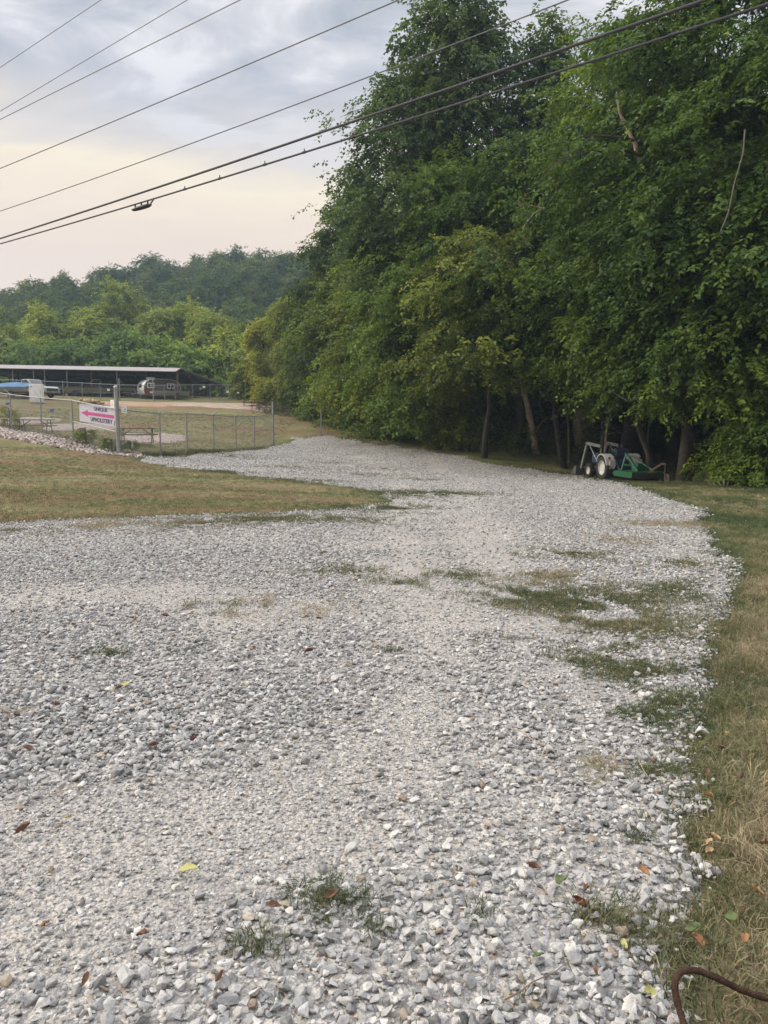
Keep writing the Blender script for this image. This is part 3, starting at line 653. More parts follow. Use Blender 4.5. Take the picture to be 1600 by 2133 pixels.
    base = np.repeat(Sp, lps, 0) + Dr * (al * np.repeat(sl, lps))[:, None] + rg.normal(0, leaf * .25, (N, 3)); base[:, 2] -= (al ** 2) * np.repeat(sl, lps) * 0.22
    ld = Dr * 0.55 + side * sg * 0.85 + rg.normal(0, .28, (N, 3)); ld[:, 2] -= 0.25
    nr = np.array([0, 0, 1.0]) + Dr * 0.35 + rg.normal(0, .28, (N, 3))
    L = leaf * rg.uniform(0.65, 1.25, N); V, Fq, tn = leaf_arrays(base, ld, nr, L, L * wide, np.where(rg.random(N) < .012, rg.uniform(.95, 1.0, N), np.clip(np.repeat(np.clip(stint, .05, .8), lps) + rg.normal(0, .13, N), 0, .93)))
    cm = np_mesh('crown', V, Fq, {'tint': ('FLOAT', 'POINT', tn)}); cm.materials.append(M_leaf)
    wm = bpy.data.meshes.new('trunk'); wm.from_pydata(mb.v, [], mb.f); wm.polygons.foreach_set('use_smooth', [True] * len(wm.polygons)); wm.materials.append(M_bark)
    return wm, cm
NLEAF = 0
def plant(name, meshes, loc, label, cat, colour, group=None, rz=0.0, scale=1.0):
    o = thing(name, label, cat, loc, rz, group, scale)
    link('trunk', meshes[0], o); c = link('crown', meshes[1], o); c.color = tuple(colour) + (1,)
    return o
def top_h(px, py, Y): p = on(px, Y); return at(px, py, Y).z - p.z
DG = (0.060, 0.101, 0.025); MG = (0.092, 0.140, 0.029); YG = (0.150, 0.180, 0.032); OG = (0.110, 0.138, 0.032); CG = (0.076, 0.116, 0.05); LG = (0.22, 0.235, 0.035); SHADE_G = (0.035, 0.058, 0.018)  # the last green is darkened to paint in shade deep in the wood
# front of the wood: name, px of trunk, distance, top py, radius, crown base, profile, colour, kwargs, label
wood = [
 ('cottonwood_tree', 965, 46, -12, 5.0, .30, 'spire', CG, dict(nl=112, ncl=6, nsp=9, lps=14, leaf=.21, wide=.8, droop=-.25), 'tallest cottonwood, its tapering open top rising above the power lines'),
 ('cottonwood_tree', 1092, 47, 55, 2.6, .35, 'spire', CG, dict(nl=66, ncl=5, nsp=7, lps=14, leaf=.21, wide=.8, droop=-.3), 'slender cottonwood with thin twin tips right of the tallest one'),
 ('cottonwood_tree', 858, 48, 150, 3.7, .30, 'oval', CG, dict(nl=88, ncl=5, nsp=7, lps=14, leaf=.21, wide=.8, droop=-.1), 'cottonwood whose ragged left side reaches out into the sky below the wires'),
 ('cottonwood_tree', 718, 66, 428, 2.6, .40, 'oval', OG, dict(nl=44, ncl=5, nsp=6, lps=14, leaf=.25, wide=.7, droop=-.1), 'grey green tree with rounded top standing clear above the hill line'),
 ('broadleaf_tree', 768, 60, 425, 2.6, .35, 'oval', OG, dict(nl=40, ncl=5, nsp=6, lps=14, leaf=.25, droop=0), 'feathery tree between the grey green rounded top and the cottonwoods'),
 ('broadleaf_tree', 1195, 40, 85, 4.2, .35, 'oval', MG, dict(nl=72, ncl=5, nsp=7), 'broadleaf tree with feathery top in the sky gap right of the cottonwoods'),
 ('broadleaf_tree', 1300, 34, 20, 4.5, .30, 'oval', MG, dict(nl=56, ncl=6, nsp=7), 'big broadleaf tree behind the thick wires, right of the sky gap'),
 ('broadleaf_tree', 1430, 29, -140, 5.0, .36, 'broad', DG, dict(nl=92, ncl=6, gap=.2, nsp=7, leaf=.20), 'big dark tree running out of the top of the picture at right'),
 ('broadleaf_tree', 1640, 26, -160, 5.2, .33, 'broad', DG, dict(nl=86, ncl=6, gap=.2, nsp=7, leaf=.20), 'dark tree cut by the right edge, with a thick sloping limb'),
 ('broadleaf_tree', 1085, 39, 250, 5.0, .34, 'broad', DG, dict(nl=66, ncl=6, nsp=8, leaf=.21), 'dense tree whose low boughs hang over the pale leaning snag'),
 ('broadleaf_tree', 915, 43, 330, 4.9, .12, 'broad', MG, dict(nl=66, ncl=6, nsp=8, leaf=.21), 'bushy tree in the middle of the wood edge under the tallest cottonwood'),
 ('broadleaf_tree', 1262, 35.5, 235, 4.6, .36, 'broad', DG, dict(nl=62, ncl=6, nsp=8, leaf=.21), 'dense dark tree spreading above the parked tractor'),
 ('broadleaf_tree', 1450, 30, 190, 4.6, .36, 'broad', DG, dict(trunk=.15, nl=60, ncl=6, nsp=8, leaf=.20), 'dark tree with drooping leaf sprays right of the tractor'),
 ('broadleaf_tree', 1610, 27.5, 260, 4.4, .34, 'broad', DG, dict(nl=60, ncl=6, nsp=8, leaf=.20), 'lower dark tree at the right edge under the big one'),
 ('broadleaf_tree', 812, 51, 540, 3.7, .12, 'oval', OG, dict(nl=56, ncl=6, nsp=7, leaf=.26), 'rounded green tree left of the bushy one, leafy down to the grass'),
 ('broadleaf_tree', 738, 58, 545, 3.3, .10, 'oval', (0.10, 0.142, 0.03), dict(nl=56, ncl=6, nsp=7, leaf=.26), 'green tree beside the far picnic table'),
 ('broadleaf_tree', 682, 70.5, 575, 3.0, .12, 'oval', OG, dict(nl=52, ncl=6, nsp=7, leaf=.25), 'mid green tree behind the row of far picnic tables'),
 ('broadleaf_tree', 612, 80, 620, 2.8, .14, 'oval', YG, dict(nl=50, ncl=6, nsp=7, leaf=.26), 'olive tree between the yellow tree and the mid green one'),
 ('broadleaf_tree', 552, 85, 665, 2.2, .14, 'oval', LG, dict(nl=48, ncl=5, nsp=7, leaf=.26), 'bright yellow green tree at the far end of the wood'),
 ('broadleaf_tree', 850, 45.5, 560, 3.2, .22, 'oval', YG, dict(nl=30, ncl=5, nsp=7, leaf=.21, droop=.5), 'yellowish tree leaning out with bright drooping sprays'),
 ('broadleaf_tree', 1010, 37, 470, 3.8, .40, 'oval', OG, dict(nl=38, ncl=5, nsp=7, leaf=.21, droop=.45), 'olive tree with low yellow green sprays left of the snag'),
 ('broadleaf_tree', 1180, 36, 430, 3.4, .40, 'oval', MG, dict(nl=34, ncl=5, nsp=7, leaf=.21, droop=.4), 'smaller green tree between the snag and the thick ivy clad trunk'),
 ('broadleaf_tree', 1370, 31, 470, 3.2, .42, 'oval', MG, dict(nl=34, ncl=5, nsp=7, leaf=.20, droop=.45), 'small tree whose lit sprays hang right behind the mower'),
 ('broadleaf_tree', 1520, 26.5, 500, 3.0, .42, 'oval', MG, dict(nl=32, ncl=5, nsp=7, leaf=.18, droop=.45), 'small tree with lit hanging sprays near the right edge'),
 ('shrub', 568, 80, 785, 1.5, .05, 'bush', LG, dict(nl=20, ncl=4, nsp=6, leaf=.25, trunk=.06), 'yellow shrub at the wood edge behind the first far tables'),
 ('shrub', 513, 86, 755, 1.3, .05, 'bush', YG, dict(nl=20, ncl=4, nsp=6, leaf=.25, trunk=.06), 'light green bush at the corner of the far wire fence'),
 ('shrub', 684, 64, 765, 1.9, .03, 'bush', MG, dict(nl=24, ncl=4, nsp=6, leaf=.19, trunk=.06), 'low green bush behind the nearest far picnic table'),
 ('shrub', 752, 54, 790, 2.0, .03, 'bush', MG, dict(nl=26, ncl=5, nsp=6, leaf=.22, trunk=.06), 'low green bush at the end of the dirt track'),
 ('shrub', 820, 48, 780, 2.4, .03, 'bush', MG, dict(nl=28, ncl=5, nsp=6, leaf=.21, trunk=.06), 'low wide bush beyond the top of the gravel drive'),
 ('shrub', 895, 45, 790, 2.2, .03, 'bush', DG, dict(nl=28, ncl=5, nsp=6, leaf=.21, trunk=.06), 'dark spreading bush left of the bright yellow green one'),
 ('shrub', 965, 40.5, 800, 1.35, .08, 'bush', YG, dict(nl=26, ncl=4, nsp=6, leaf=.18, trunk=.05, droop=.5), 'bright yellow green shrub leaning out of the wood edge'),
 ('shrub', 1040, 41, 845, 1.5, .03, 'bush', DG, dict(nl=20, ncl=4, nsp=6, leaf=.18, trunk=.05), 'dark shrub at the foot of the pale leaning snag'),
 ('shrub', 1092, 39.6, 878, 1.0, .03, 'bush', MG, dict(nl=18, ncl=3, nsp=6, leaf=.14, trunk=.04), 'low scrubby bush at the wood edge between the snag and the thin crooked stem'),
 ('shrub', 1160, 39.4, 888, .8, .03, 'bush', OG, dict(nl=16, ncl=3, nsp=6, leaf=.13, trunk=.04), 'small olive bush beside the thin crooked stem left of the thick trunk'),
 ('shrub', 1590, 25, 850, 1.5, .03, 'bush', MG, dict(nl=30, ncl=5, nsp=6, leaf=.13, trunk=.05), 'leafy green bush at the right edge of the wood'),
 ('shrub', 1246, 38.2, 885, .8, .03, 'bush', OG, dict(nl=16, ncl=3, nsp=6, leaf=.12, trunk=.04), 'small ivy bush at the foot of the thick trunk'),
]
for i, (nm, px, Y, py, Rc, cb, pr, colr, kw, lab) in enumerate(wood):
    H = top_h(px, py, Y); kw = dict(kw); kw.setdefault('trunk', 0.24 if Rc > 3.9 else 0.13); kw.setdefault('gap', .30 if nm == 'broadleaf_tree' else .06 if nm == 'cottonwood_tree' else 0)
    ms = make_tree(500 + i, H, Rc, cb, pr, **kw); NLEAF += len(ms[1].polygons)
    plant(nm, ms, on(px, Y), lab, 'shrub' if nm == 'shrub' else 'tree', colr, 'trees along the edge of the wood' if nm != 'shrub' else 'bushes along the edge of the wood')
# deeper in the wood: shaded trees behind the front row, copies of four kinds
rt = np.random.default_rng(77)
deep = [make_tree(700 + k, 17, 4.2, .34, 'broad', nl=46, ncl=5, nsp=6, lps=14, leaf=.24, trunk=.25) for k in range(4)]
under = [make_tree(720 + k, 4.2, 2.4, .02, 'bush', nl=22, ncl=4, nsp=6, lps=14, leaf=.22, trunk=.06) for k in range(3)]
NLEAF += sum(len(m[1].polygons) for m in deep + under)
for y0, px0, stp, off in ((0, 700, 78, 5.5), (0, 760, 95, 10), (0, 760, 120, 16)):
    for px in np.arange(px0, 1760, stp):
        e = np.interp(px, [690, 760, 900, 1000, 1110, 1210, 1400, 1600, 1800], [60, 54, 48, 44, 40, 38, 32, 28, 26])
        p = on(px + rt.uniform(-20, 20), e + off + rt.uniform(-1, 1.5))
        plant('shaded_tree', deep[rt.integers(4)], p, 'shaded broadleaf tree standing deep in the wood behind the front row', 'tree', SHADE_G, 'trees deep in the shaded wood', rt.uniform(0, 6.28), rt.uniform(.85, 1.1))
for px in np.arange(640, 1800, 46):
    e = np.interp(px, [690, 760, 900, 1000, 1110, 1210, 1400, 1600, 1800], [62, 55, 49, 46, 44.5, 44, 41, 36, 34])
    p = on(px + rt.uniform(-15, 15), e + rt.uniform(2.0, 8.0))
    plant('undergrowth_bush', under[rt.integers(3)], p, 'dark bush in the shade under the trees of the wood', 'bush', SHADE_G, 'bushes in the shade of the wood', rt.uniform(0, 6.28), rt.uniform(.6, 1.1))

# behind the open shed
mids = [
 (30, 104, 668, 4.0, OG, 'olive tree at the far left end behind the shed roof'), (100, 116, 640, 3.0, YG, 'thin yellowish tree poking up left of the tall olive one'),
 (70, 100, 715, 4.5, DG, 'dark tree right behind the left part of the shed roof'), (160, 101, 700, 4.5, DG, 'broad dark tree behind the middle of the shed roof'),
 (190, 117, 645, 3.6, YG, 'pale yellowish tree above the broad dark one'), (268, 121, 578, 4.6, OG, 'tallest olive tree behind the shed'), (245, 100, 690, 4.0, DG, 'rounded dark tree in front of the tallest olive one'),
 (305, 100, 690, 3.8, MG, 'green tree behind the caravan end of the roof'), (345, 113, 640, 3.8, OG, 'olive tree right of the tallest one'), (412, 115, 628, 4.8, YG, 'broad yellow green tree above the end of the shed'),
 (380, 100, 720, 3.0, MG, 'low green tree touching the end of the roof'), (455, 108, 655, 3.2, OG, 'thin olive tree with pale trunk beyond the shed end'), (485, 101, 690, 2.6, YG, 'narrow golden tree beside the yellow wood end'),
 (440, 101, 735, 3.0, MG, 'green thicket tree behind the far corner post'), (-60, 104, 660, 4.5, MG, 'green tree just outside the left edge behind the shed')]
for i, (px, Y, py, Rc, colr, lab) in enumerate(mids):
    ms = make_tree(800 + i, top_h(px, py, Y), Rc, .10 if colr in (DG, MG) else .22, 'oval', nl=40, ncl=5, nsp=6, lps=12, leaf=.34, trunk=.2, spr=.7, wide=.85, gap=.25); NLEAF += len(ms[1].polygons)
    plant('broadleaf_tree', ms, on(px, Y), lab, 'tree', [q * 1.55 for q in colr], 'trees behind the open shed')

# the wooded hill
HX, HY = np.meshgrid(np.linspace(-330, 240, 96), np.linspace(112, 420, 60))
def hill_z(x, y):
    base = 6.5 + 0.01 * (y - 112)
    ridge = np.interp(x / 240.0 * F + CX, [-600, -200, 0, 100, 165, 300, 420, 520, 640, 900, 1600, 2400], [17, 21, 24, 27, 33, 38, 40, 41.5, 41.5, 39, 34, 26])
    return base + (ridge - base) * sstep(120, 245, y) ** 0.9 + 2.0 * (fbm(x / 30, y / 30, 95) - .5)
hv = np.stack([HX, HY, hill_z(HX, HY)], -1).reshape(-1, 3); id_ = np.arange(96 * 60).reshape(60, 96)
M_hill = surf('forest floor', (0.035, 0.042, 0.022), 0.95, var=0.4, scale=0.05)
tag(link('hill', np_mesh('hill', hv, np.stack([id_[:-1, :-1], id_[:-1, 1:], id_[1:, 1:], id_[1:, :-1]], -1).reshape(-1, 4), None, True), None, M_hill), 'long wooded hill closing the valley behind the shed', 'hill', kind='structure')
hk = [make_tree(900 + k, 13, 4.4, .12, ('oval', 'broad', 'oval')[k % 3], nl=44, ncl=4, nsp=4, lps=16, leaf=.34, trunk=.2, spr=.75, wide=.95, droop=.1) for k in range(6)]
HC = [(0.055, 0.088, 0.03), (0.068, 0.105, 0.032), (0.10, 0.13, 0.036), (0.046, 0.076, 0.03), (0.08, 0.098, 0.036)]
nh = 0
for yy in np.arange(126, 256, 7.0):
    for xx in np.arange(-175, 20, 7.0):
        x, y = xx + rt.uniform(-2.6, 2.6), yy + rt.uniform(-2.6, 2.6); px = CX + F * x / y
        if px < -90 or px > 700: continue
        plant('hillside_tree', hk[rt.integers(6)], (x, y, float(hill_z(np.array(x), np.array(y))) - .3), 'broadleaf tree of the hazy wood covering the hillside', 'tree', HC[rt.integers(5)], 'trees covering the hill', rt.uniform(0, 6.28), rt.uniform(.62, 1.08)); nh += 1
print('leaves', NLEAF, 'hill trees', nh)

# bare trunks, dead limbs and vines at the wood edge
def px_line(pts, Y, wob=0.0, rg=None):
    return [at(p[0], p[1], Y + (p[2] if len(p) > 2 else 0)) + (Vector(rg.normal(0, wob, 3)) if rg is not None else Vector()) for p in pts]
rv = np.random.default_rng(31)
def timber(name, pts, Y, r0, r1, mat, label, cat, extra=(), seg=8, ground=True, group=None):
    P = px_line(pts, Y)
    if ground: P[0].z = gz(P[0].x, P[0].y) - 0.1
    m = MB(); k = 4; Q = []
    for i in range(len(P) - 1):
        for j in range(k): Q.append(P[i].lerp(P[i+1], j / k) + Vector(rv.normal(0, .10 * r0, 3)) * (0 if i == 0 and j == 0 else 1))
    Q.append(P[-1]); rr = [r0 + (r1 - r0) * i / (len(Q) - 1) for i in range(len(Q))]; rr[0] *= 1.35
    m.tube(Q, [a * rv.uniform(.88, 1.12) for a in rr], seg)
    for e, ra, rb in extra: m.tube(px_line(e, Y), list(np.linspace(ra, rb, len(e))), 6)
    return tag(m.build(name, mat, smooth=True), label, cat, group)
timber('dead_snag', [(1117, 932), (1107, 880), (1098, 840), (1086, 790), (1078, 728)], 38.6, .19, .10, M_pale, 'pale leaning snag with a broken top at the wood edge', 'dead trunk', [([(1090, 800), (1082, 775), (1076, 755)], .05, .02), ([(1116, 900), (1128, 880), (1142, 868)], .03, .012), ([(1079, 735), (1064, 731), (1056, 722)], .03, .012)])
M_oldbark = surf('ridged old bark', (0.25, 0.205, 0.155), 0.95, var=0.65, scale=3.5, bump=1.0, bscale=9)
old = timber('old_tree', [(1212, 938), (1212, 880), (1216, 820), (1222, 760), (1240, 640), (1262, 520)], 38.6, .46, .26, M_oldbark, 'thick pale old trunk half covered in ivy behind the tractor', 'tree trunk', seg=12)
ivc = [at(*q) for q in ((1214, 925, 38.3), (1219, 860, 38.3), (1226, 790, 38.3), (1234, 720, 38.3), (1246, 640, 38.3))]; n_ = 1500; sg = rv.random(n_) ** .8 * 3.99; i_ = sg.astype(int); fr = (sg - i_)[:, None]
ivp = np.array([tuple(q) for q in ivc]); ivp = ivp[i_] * (1 - fr) + ivp[i_ + 1] * fr; an = rv.uniform(-.5, 2.6, n_); rr_ = rv.uniform(.30, .60, n_)
ivp += np.stack([np.sin(an) * rr_, -np.cos(an) * rr_, rv.normal(0, .1, n_)], 1)
dv = np.stack([np.sin(an) + rv.normal(0, .5, n_), -np.cos(an) + rv.normal(0, .5, n_), rv.uniform(-1.2, 0, n_)], 1)
V_, F_, t_ = leaf_arrays(ivp, dv, np.stack([np.sin(an), -np.cos(an), .5 + 0 * an], 1) + rv.normal(0, .3, (n_, 3)), rv.uniform(.09, .16, n_), rv.uniform(.08, .13, n_), rv.uniform(.1, .85, n_))
iv = link('ivy', np_mesh('ivy', V_, F_, {'tint': ('FLOAT', 'POINT', t_)}), old, M_leaf); iv.color = MG + (1,)
timber('bare_sapling', [(1258, 955), (1263, 900), (1275, 850), (1296, 815)], 34.5, .06, .03, M_pale, 'thin bare pole rising behind the tractor', 'sapling', [([(1266, 905), (1285, 899), (1294, 903)], .018, .008)])
timber('bare_sapling', [(1186, 935), (1184, 890), (1181, 868), (1190, 850), (1202, 862)], 37, .05, .035, M_vine, 'crooked thin stem left of the thick trunk', 'sapling')
timber('bare_sapling', [(1347, 930), (1350, 895), (1356, 850)], 34.5, .05, .03, M_vine, 'thin pale stem in the shade right of the tractor', 'sapling')
timber('dark_trunk', [(1318, 960), (1318, 880), (1316, 700)], 38, .28, .2, M_bark, 'dark trunk in the shade just right of the tractor', 'tree trunk')
timber('dark_trunk', [(1432, 975), (1430, 880), (1436, 650)], 34, .34, .25, M_bark, 'broad dark trunk standing left of the right edge bushes', 'tree trunk')
timber('dead_limb', [(1335, 338), (1322, 300), (1308, 270), (1290, 232), (1284, 195)], 29.5, .10, .04, M_pale, 'bare dead limb among the leaves below the thick wires', 'dead branch', ground=False)
timber('dead_limb', [(1134, 434), (1112, 445), (1094, 468), (1086, 490), (1100, 505), (1112, 515)], 34.4, .030, .015, M_pale, 'pale bleached twig hooked among the dark leaves', 'dead branch', [([(1134, 434), (1100, 427), (1070, 424)], .03, .012), ([(1100, 427), (1075, 418)], .015, .008)], ground=False)
timber('dead_limb', [(1640, 570), (1560, 528), (1520, 508), (1490, 488), (1455, 462)], 25.2, .13, .07, M_bark, 'thick sloping limb near the right edge of the wood', 'dead branch', ground=False)
timber('hanging_vine', [(1552, 270), (1548, 320), (1530, 380), (1518, 440), (1500, 485)], 23.5, .022, .014, M_vine, 'long vine dangling near the right edge', 'vine', ground=False)
timber('hanging_vine', [(1372, 800), (1378, 735), (1370, 680), (1376, 620)], 28.0, .025, .015, M_vine, 'vine hanging in front of the dark wood right of the mower', 'vine', ground=False)
timber('hanging_vine', [(1118, 705), (1124, 760), (1122, 800), (1132, 830), (1150, 835), (1180, 825), (1195, 800), (1200, 780)], 36.8, .03, .018, M_vine, 'looped vine swinging between the snag and the thick trunk', 'vine', ground=False)
timber('hanging_vine', [(1128, 720), (1122, 790), (1126, 850)], 37.2, .022, .015, M_vine, 'straight vine hanging just right of the snag', 'vine', ground=False)
timber('fallen_branch', [(1500, 1000), (1460, 1006), (1425, 1012)], 27.5, .035, .015, M_vine, 'fallen bare branch lying on the verge right of the mower', 'fallen branch', ground=False)

# ------------------------------------------------------------------ near chain-link fence
def chain_link(pts, h, pitch=0.055, wr=0.0024):
    """Woven diagonal wires between ground points pts, as thin triangular bars."""
    V, Fc = [], []
    def stick(a, b):
        d = (b - a).normalized(); u = d.orthogonal().normalized(); w_ = d.cross(u); o = len(V)
        for p in (a, b):
            for k in range(3): an = 2.0944 * k; V.append(p + (u * math.cos(an) + w_ * math.sin(an)) * wr)
        for k in range(3): k2 = (k+1) % 3; Fc.append((o+k, o+k2, o+3+k2, o+3+k))
    for A, B in zip(pts[:-1], pts[1:]):
        Lh = math.hypot(B.x - A.x, B.y - A.y)
        def P(s, z): return A.lerp(B, s / Lh) + Vector((0, 0, z))
        s = -h
        while s < Lh:
            a0, a1 = max(s, 0), min(s + h, Lh)
            if a1 > a0: stick(P(a0, a0 - s), P(a1, a1 - s)); stick(P(a0, h - (a0 - s)), P(a1, h - (a1 - s)))
            s += pitch * 1.41
    return np_mesh('chain_link', np.array([tuple(v) for v in V]), np.array(Fc))
def fence(name, label, posts, h, heights, radii, arm=None, group=None, rail=0.021, mesh_h=None, pitch=0.055, mids=(), wr=0.0024, toprail=True):
    o = thing(name, label, 'fence', posts[0], 0, group); inv = Matrix.Translation(-posts[0])
    L = [inv @ p for p in posts]
    for i, p in enumerate(L):
        m = MB(); m.tube([p + Vector((0, 0, -.2)), p + Vector((0, 0, heights[i]))], radii[i], 10)
        m.lathe([(radii[i]*1.15, 0), (radii[i]*1.1, .03), (radii[i]*.6, .055), (0.001, .06)], 10, Matrix.Translation(p + Vector((0, 0, heights[i]))) @ Matrix.Rotation(-math.pi/2, 4, 'Y'))
        po = m.build('post', M_galv, o, smooth=True)
        if arm and arm[i]:
            a = MB(); b0 = p + Vector((0, 0, heights[i])); a.tube([b0, b0 + Vector(arm[i])], [.02, .014], 6)
            for q in (.4, .7, .97): a.box(b0 + Vector(arm[i]) * q + Vector((0, 0, .012)), (.02, .02, .03))
            a.build('barb_arm', M_galv, po)
    if toprail:
        m = MB()
        for a, b in zip(L[:-1], L[1:]): m.tube([a + Vector((0, 0, h)), b + Vector((0, 0, h))], rail, 8)
        m.build('top_rail', M_galv, o, smooth=True)
    for i, z in mids:
        MB().tube([L[i] + Vector((0, 0, z)), L[i+1] + Vector((0, 0, z))], rail * .85, 8).build('brace_rail', M_galv, o, smooth=True)
    link('chain_link', chain_link([p + Vector((0, 0, .03)) for p in L], mesh_h or h - .02, pitch, wr), o, M_wire)
    return o
def lerp_px(A, B, s): x, y = A[0] + (B[0]-A[0]) * s, A[1] + (B[1]-A[1]) * s; return Vector((x, y, gz(x, y)))
PA, PB, PC = (-10.9, 30.5), (-6.7, 45.0), (-20.0, 40.0)
run1 = [lerp_px(PA, PC, s) for s in (0.0, .36, .66, 1.0, 1.3)]
aL = Vector((-.62, -.35, 0)).normalized() * -.0 + Vector((-.30, .05, .30))
fence('chain_link_fence', 'chain link fence run carrying the arrow sign, left of the tall post', run1, 1.86, [1.86] * 5, [.036] * 5, [None, aL, aL, aL, aL], 'wire fences', mids=[(0, .92)])
run2 = [lerp_px(PA, PB, s) for s in (0.0, .2, .35, .52, .68, .83, 1.0)]
aR = Vector((.28, .30, .26))
fence('chain_link_fence', 'chain link fence run from the tall post along the gravel drive', run2, 1.86, [1.9, 1.9, 1.88, 1.88, 1.88, 1.88, 2.55], [.038, .036, .036, .036, .036, .036, .058], [None, aR, aR, aR, aR, aR, None], 'wire fences', mids=[(0, .95), (5, 1.0)])
tall = lerp_px(PA, PB, 0.0)
m = MB(); m.tube([Vector((0, 0, -.3)), Vector((-.02, 0, 2.72))], [.086, .084], 14)
m.lathe([(.095, 0), (.095, .03), (.074, .07), (.03, .10), (.001, .105)], 14, Matrix.Translation((-.02, 0, 2.72)) @ Matrix.Rotation(-math.pi/2, 4, 'Y'))
po = m.build('gate_post', M_galv, smooth=True); po.location = tall
tag(po, 'tall thick steel corner post right of the arrow sign', 'post')
for z in (.35, .95, 1.82): MB().tube([Vector((-.008, 0, z)), Vector((-.009, 0, z + .05))], .094, 14).build('clamp_band', M_galv, po, smooth=True)

# ------------------------------------------------------------------ the sign and the two notices
def text_mesh(body, width, height, mat, name, parent, loc, bold=0.02):
    cu = bpy.data.curves.new(name, 'FONT'); cu.body = body; cu.offset = bold; cu.extrude = 0.004; cu.align_x = 'CENTER'; cu.align_y = 'CENTER'
    tmp = bpy.data.objects.new('tmp', cu); COL.objects.link(tmp); bpy.context.view_layer.update()
    me = bpy.data.meshes.new_from_object(tmp.evaluated_get(bpy.context.evaluated_depsgraph_get())); bpy.data.objects.remove(tmp)
    co = np.array([v.co for v in me.vertices]); mn, mx = co.min(0), co.max(0); sc = (width / (mx[0] - mn[0]), height / (mx[1] - mn[1]))
    for v in me.vertices: v.co = ((v.co.x - (mn[0]+mx[0])/2) * sc[0], -v.co.z - .002, (v.co.y - (mn[1]+mx[1])/2) * sc[1])
    me.materials.clear(); o = link(name, me, parent, mat); o.location = loc; return o
A_, B_ = at(166, 859, 33.75), at(241, 868.5, 30.85)
sw, sh = (B_ - A_).length, .80
so = thing('arrow_sign', 'white sign on the wire fence with a magenta arrow pointing left', 'sign', (A_ + B_) / 2, math.atan2(B_.y - A_.y, B_.x - A_.x))
tilt = math.atan2(B_.z - A_.z, math.hypot(B_.x - A_.x, B_.y - A_.y)); so.rotation_euler = Euler((0, -tilt, so.rotation_euler.z))
MB().box((0, 0, 0), (sw, .018, sh)).build('board', M_sign, so, bevel=.003)
def fx(f): return (f - .5) * sw
hw, shf = .155, .068
MB().prism([(fx(.05), 0), (fx(.26), hw), (fx(.255), shf), (fx(.97), shf - .01), (fx(.97), -shf - .01), (fx(.255), -shf), (fx(.27), -hw)], 'Y', -.013, -.0085).build('arrow', M_pink, so)
text_mesh('UNIQUE', sw * .37, .185, M_navy, 'lettering', so, (fx(.61), -.0115, .225), .034)
text_mesh('UPHOLSTERY', sw * .60, .185, M_navy, 'lettering', so, (fx(.63), -.0115, -.225), .034)
MB().prism([(fx(.955), -.37), (fx(.975), -.16), (fx(.99), -.18), (fx(.975), -.37)], 'Y', -.013, -.0085).build('edge_mark', M_navy, so)
def notice(px, py, Y, wd, ht, rz, label, marks):
    o = thing('notice', label, 'sign', at(px, py, Y), rz)
    MB().box((0, 0, 0), (wd, .008, ht)).build('plate', M_white, o, bevel=.002)
    for x, z, a, b in marks: MB().box((x * wd, -.0055, z * ht), (a * wd, .003, b * ht)).build('print_line', M_navy, o)
notice(234, 841, 30.75, .27, .31, R(-42), 'small white notice above the arrow sign, left of the tall post', [(0, -.05, .6, .07), (-.1, -.25, .4, .06), (.2, -.25, .14, .06), (0, .2, .5, .03)])
notice(258.5, 852, 30.8, .26, .32, R(55), 'small white notice on the fence right of the tall post', [(-.2, .22, .3, .05), (.15, -.05, .16, .2), (0, -.3, .5, .04)])

# ------------------------------------------------------------------ open shed
SR, SL = Vector((-21.9, 80.0, 0)), Vector((-46.6, 82.6, 0)); SB = Vector((1.9, 12.4, 0))
zr, zl = at(378, 768, 80).z, at(27, 759.5, 82.5).z
sh_ = thing('open_shed', 'long open sided storage shed with a pinkish roof and thin posts', 'shed', (SR.x, SR.y, gz(SR.x, SR.y)))
O = sh_.location.copy()
def S(u, v, z): """u 0..1 right to left along the front, v 0..1 front to back, z world height."""; p = SR.lerp(SL, u) + SB * v; return Vector((p.x, p.y, z)) - O
def ztop(u, v): return zr + (zl - zr) * u - 1.05 * v
m = MB(); T = .07
def slab(mb, u0, u1, v0, v1, dz0, dz1, t):
    a = [S(u, v, ztop(u, v) + dz) for u, v, dz in ((u0, v0, dz0), (u1, v0, dz0), (u1, v1, dz1), (u0, v1, dz1))]
    mb.add(a + [q - Vector((0, 0, t)) for q in a], [(0,1,2,3),(7,6,5,4),(0,4,5,1),(1,5,6,2),(2,6,7,3),(3,7,4,0)])
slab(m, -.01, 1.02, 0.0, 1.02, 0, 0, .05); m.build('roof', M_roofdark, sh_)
m = MB(); slab(m, -.012, 1.02, -.11, -.002, -.48, .08, .05); m.build('front_canopy', M_roof, sh_)
m = MB()
for k in range(34): u = k / 33; m.bar(S(u, -.105, ztop(u, 0) - .445), S(u, -.006, ztop(u, 0) + .055), .03, .03)
m.build('roof_ribs', M_roof, sh_)
for v in (.02, .34, .67, .99):
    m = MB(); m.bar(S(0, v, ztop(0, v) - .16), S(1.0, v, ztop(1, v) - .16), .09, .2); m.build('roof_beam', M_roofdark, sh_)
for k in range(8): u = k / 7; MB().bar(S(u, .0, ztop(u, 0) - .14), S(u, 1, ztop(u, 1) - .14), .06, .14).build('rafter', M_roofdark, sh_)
us = [(378 - p) / (378 - 27) for p in (376, 327, 281, 240, 201, 165, 147, 113, 81, 53, 25)]
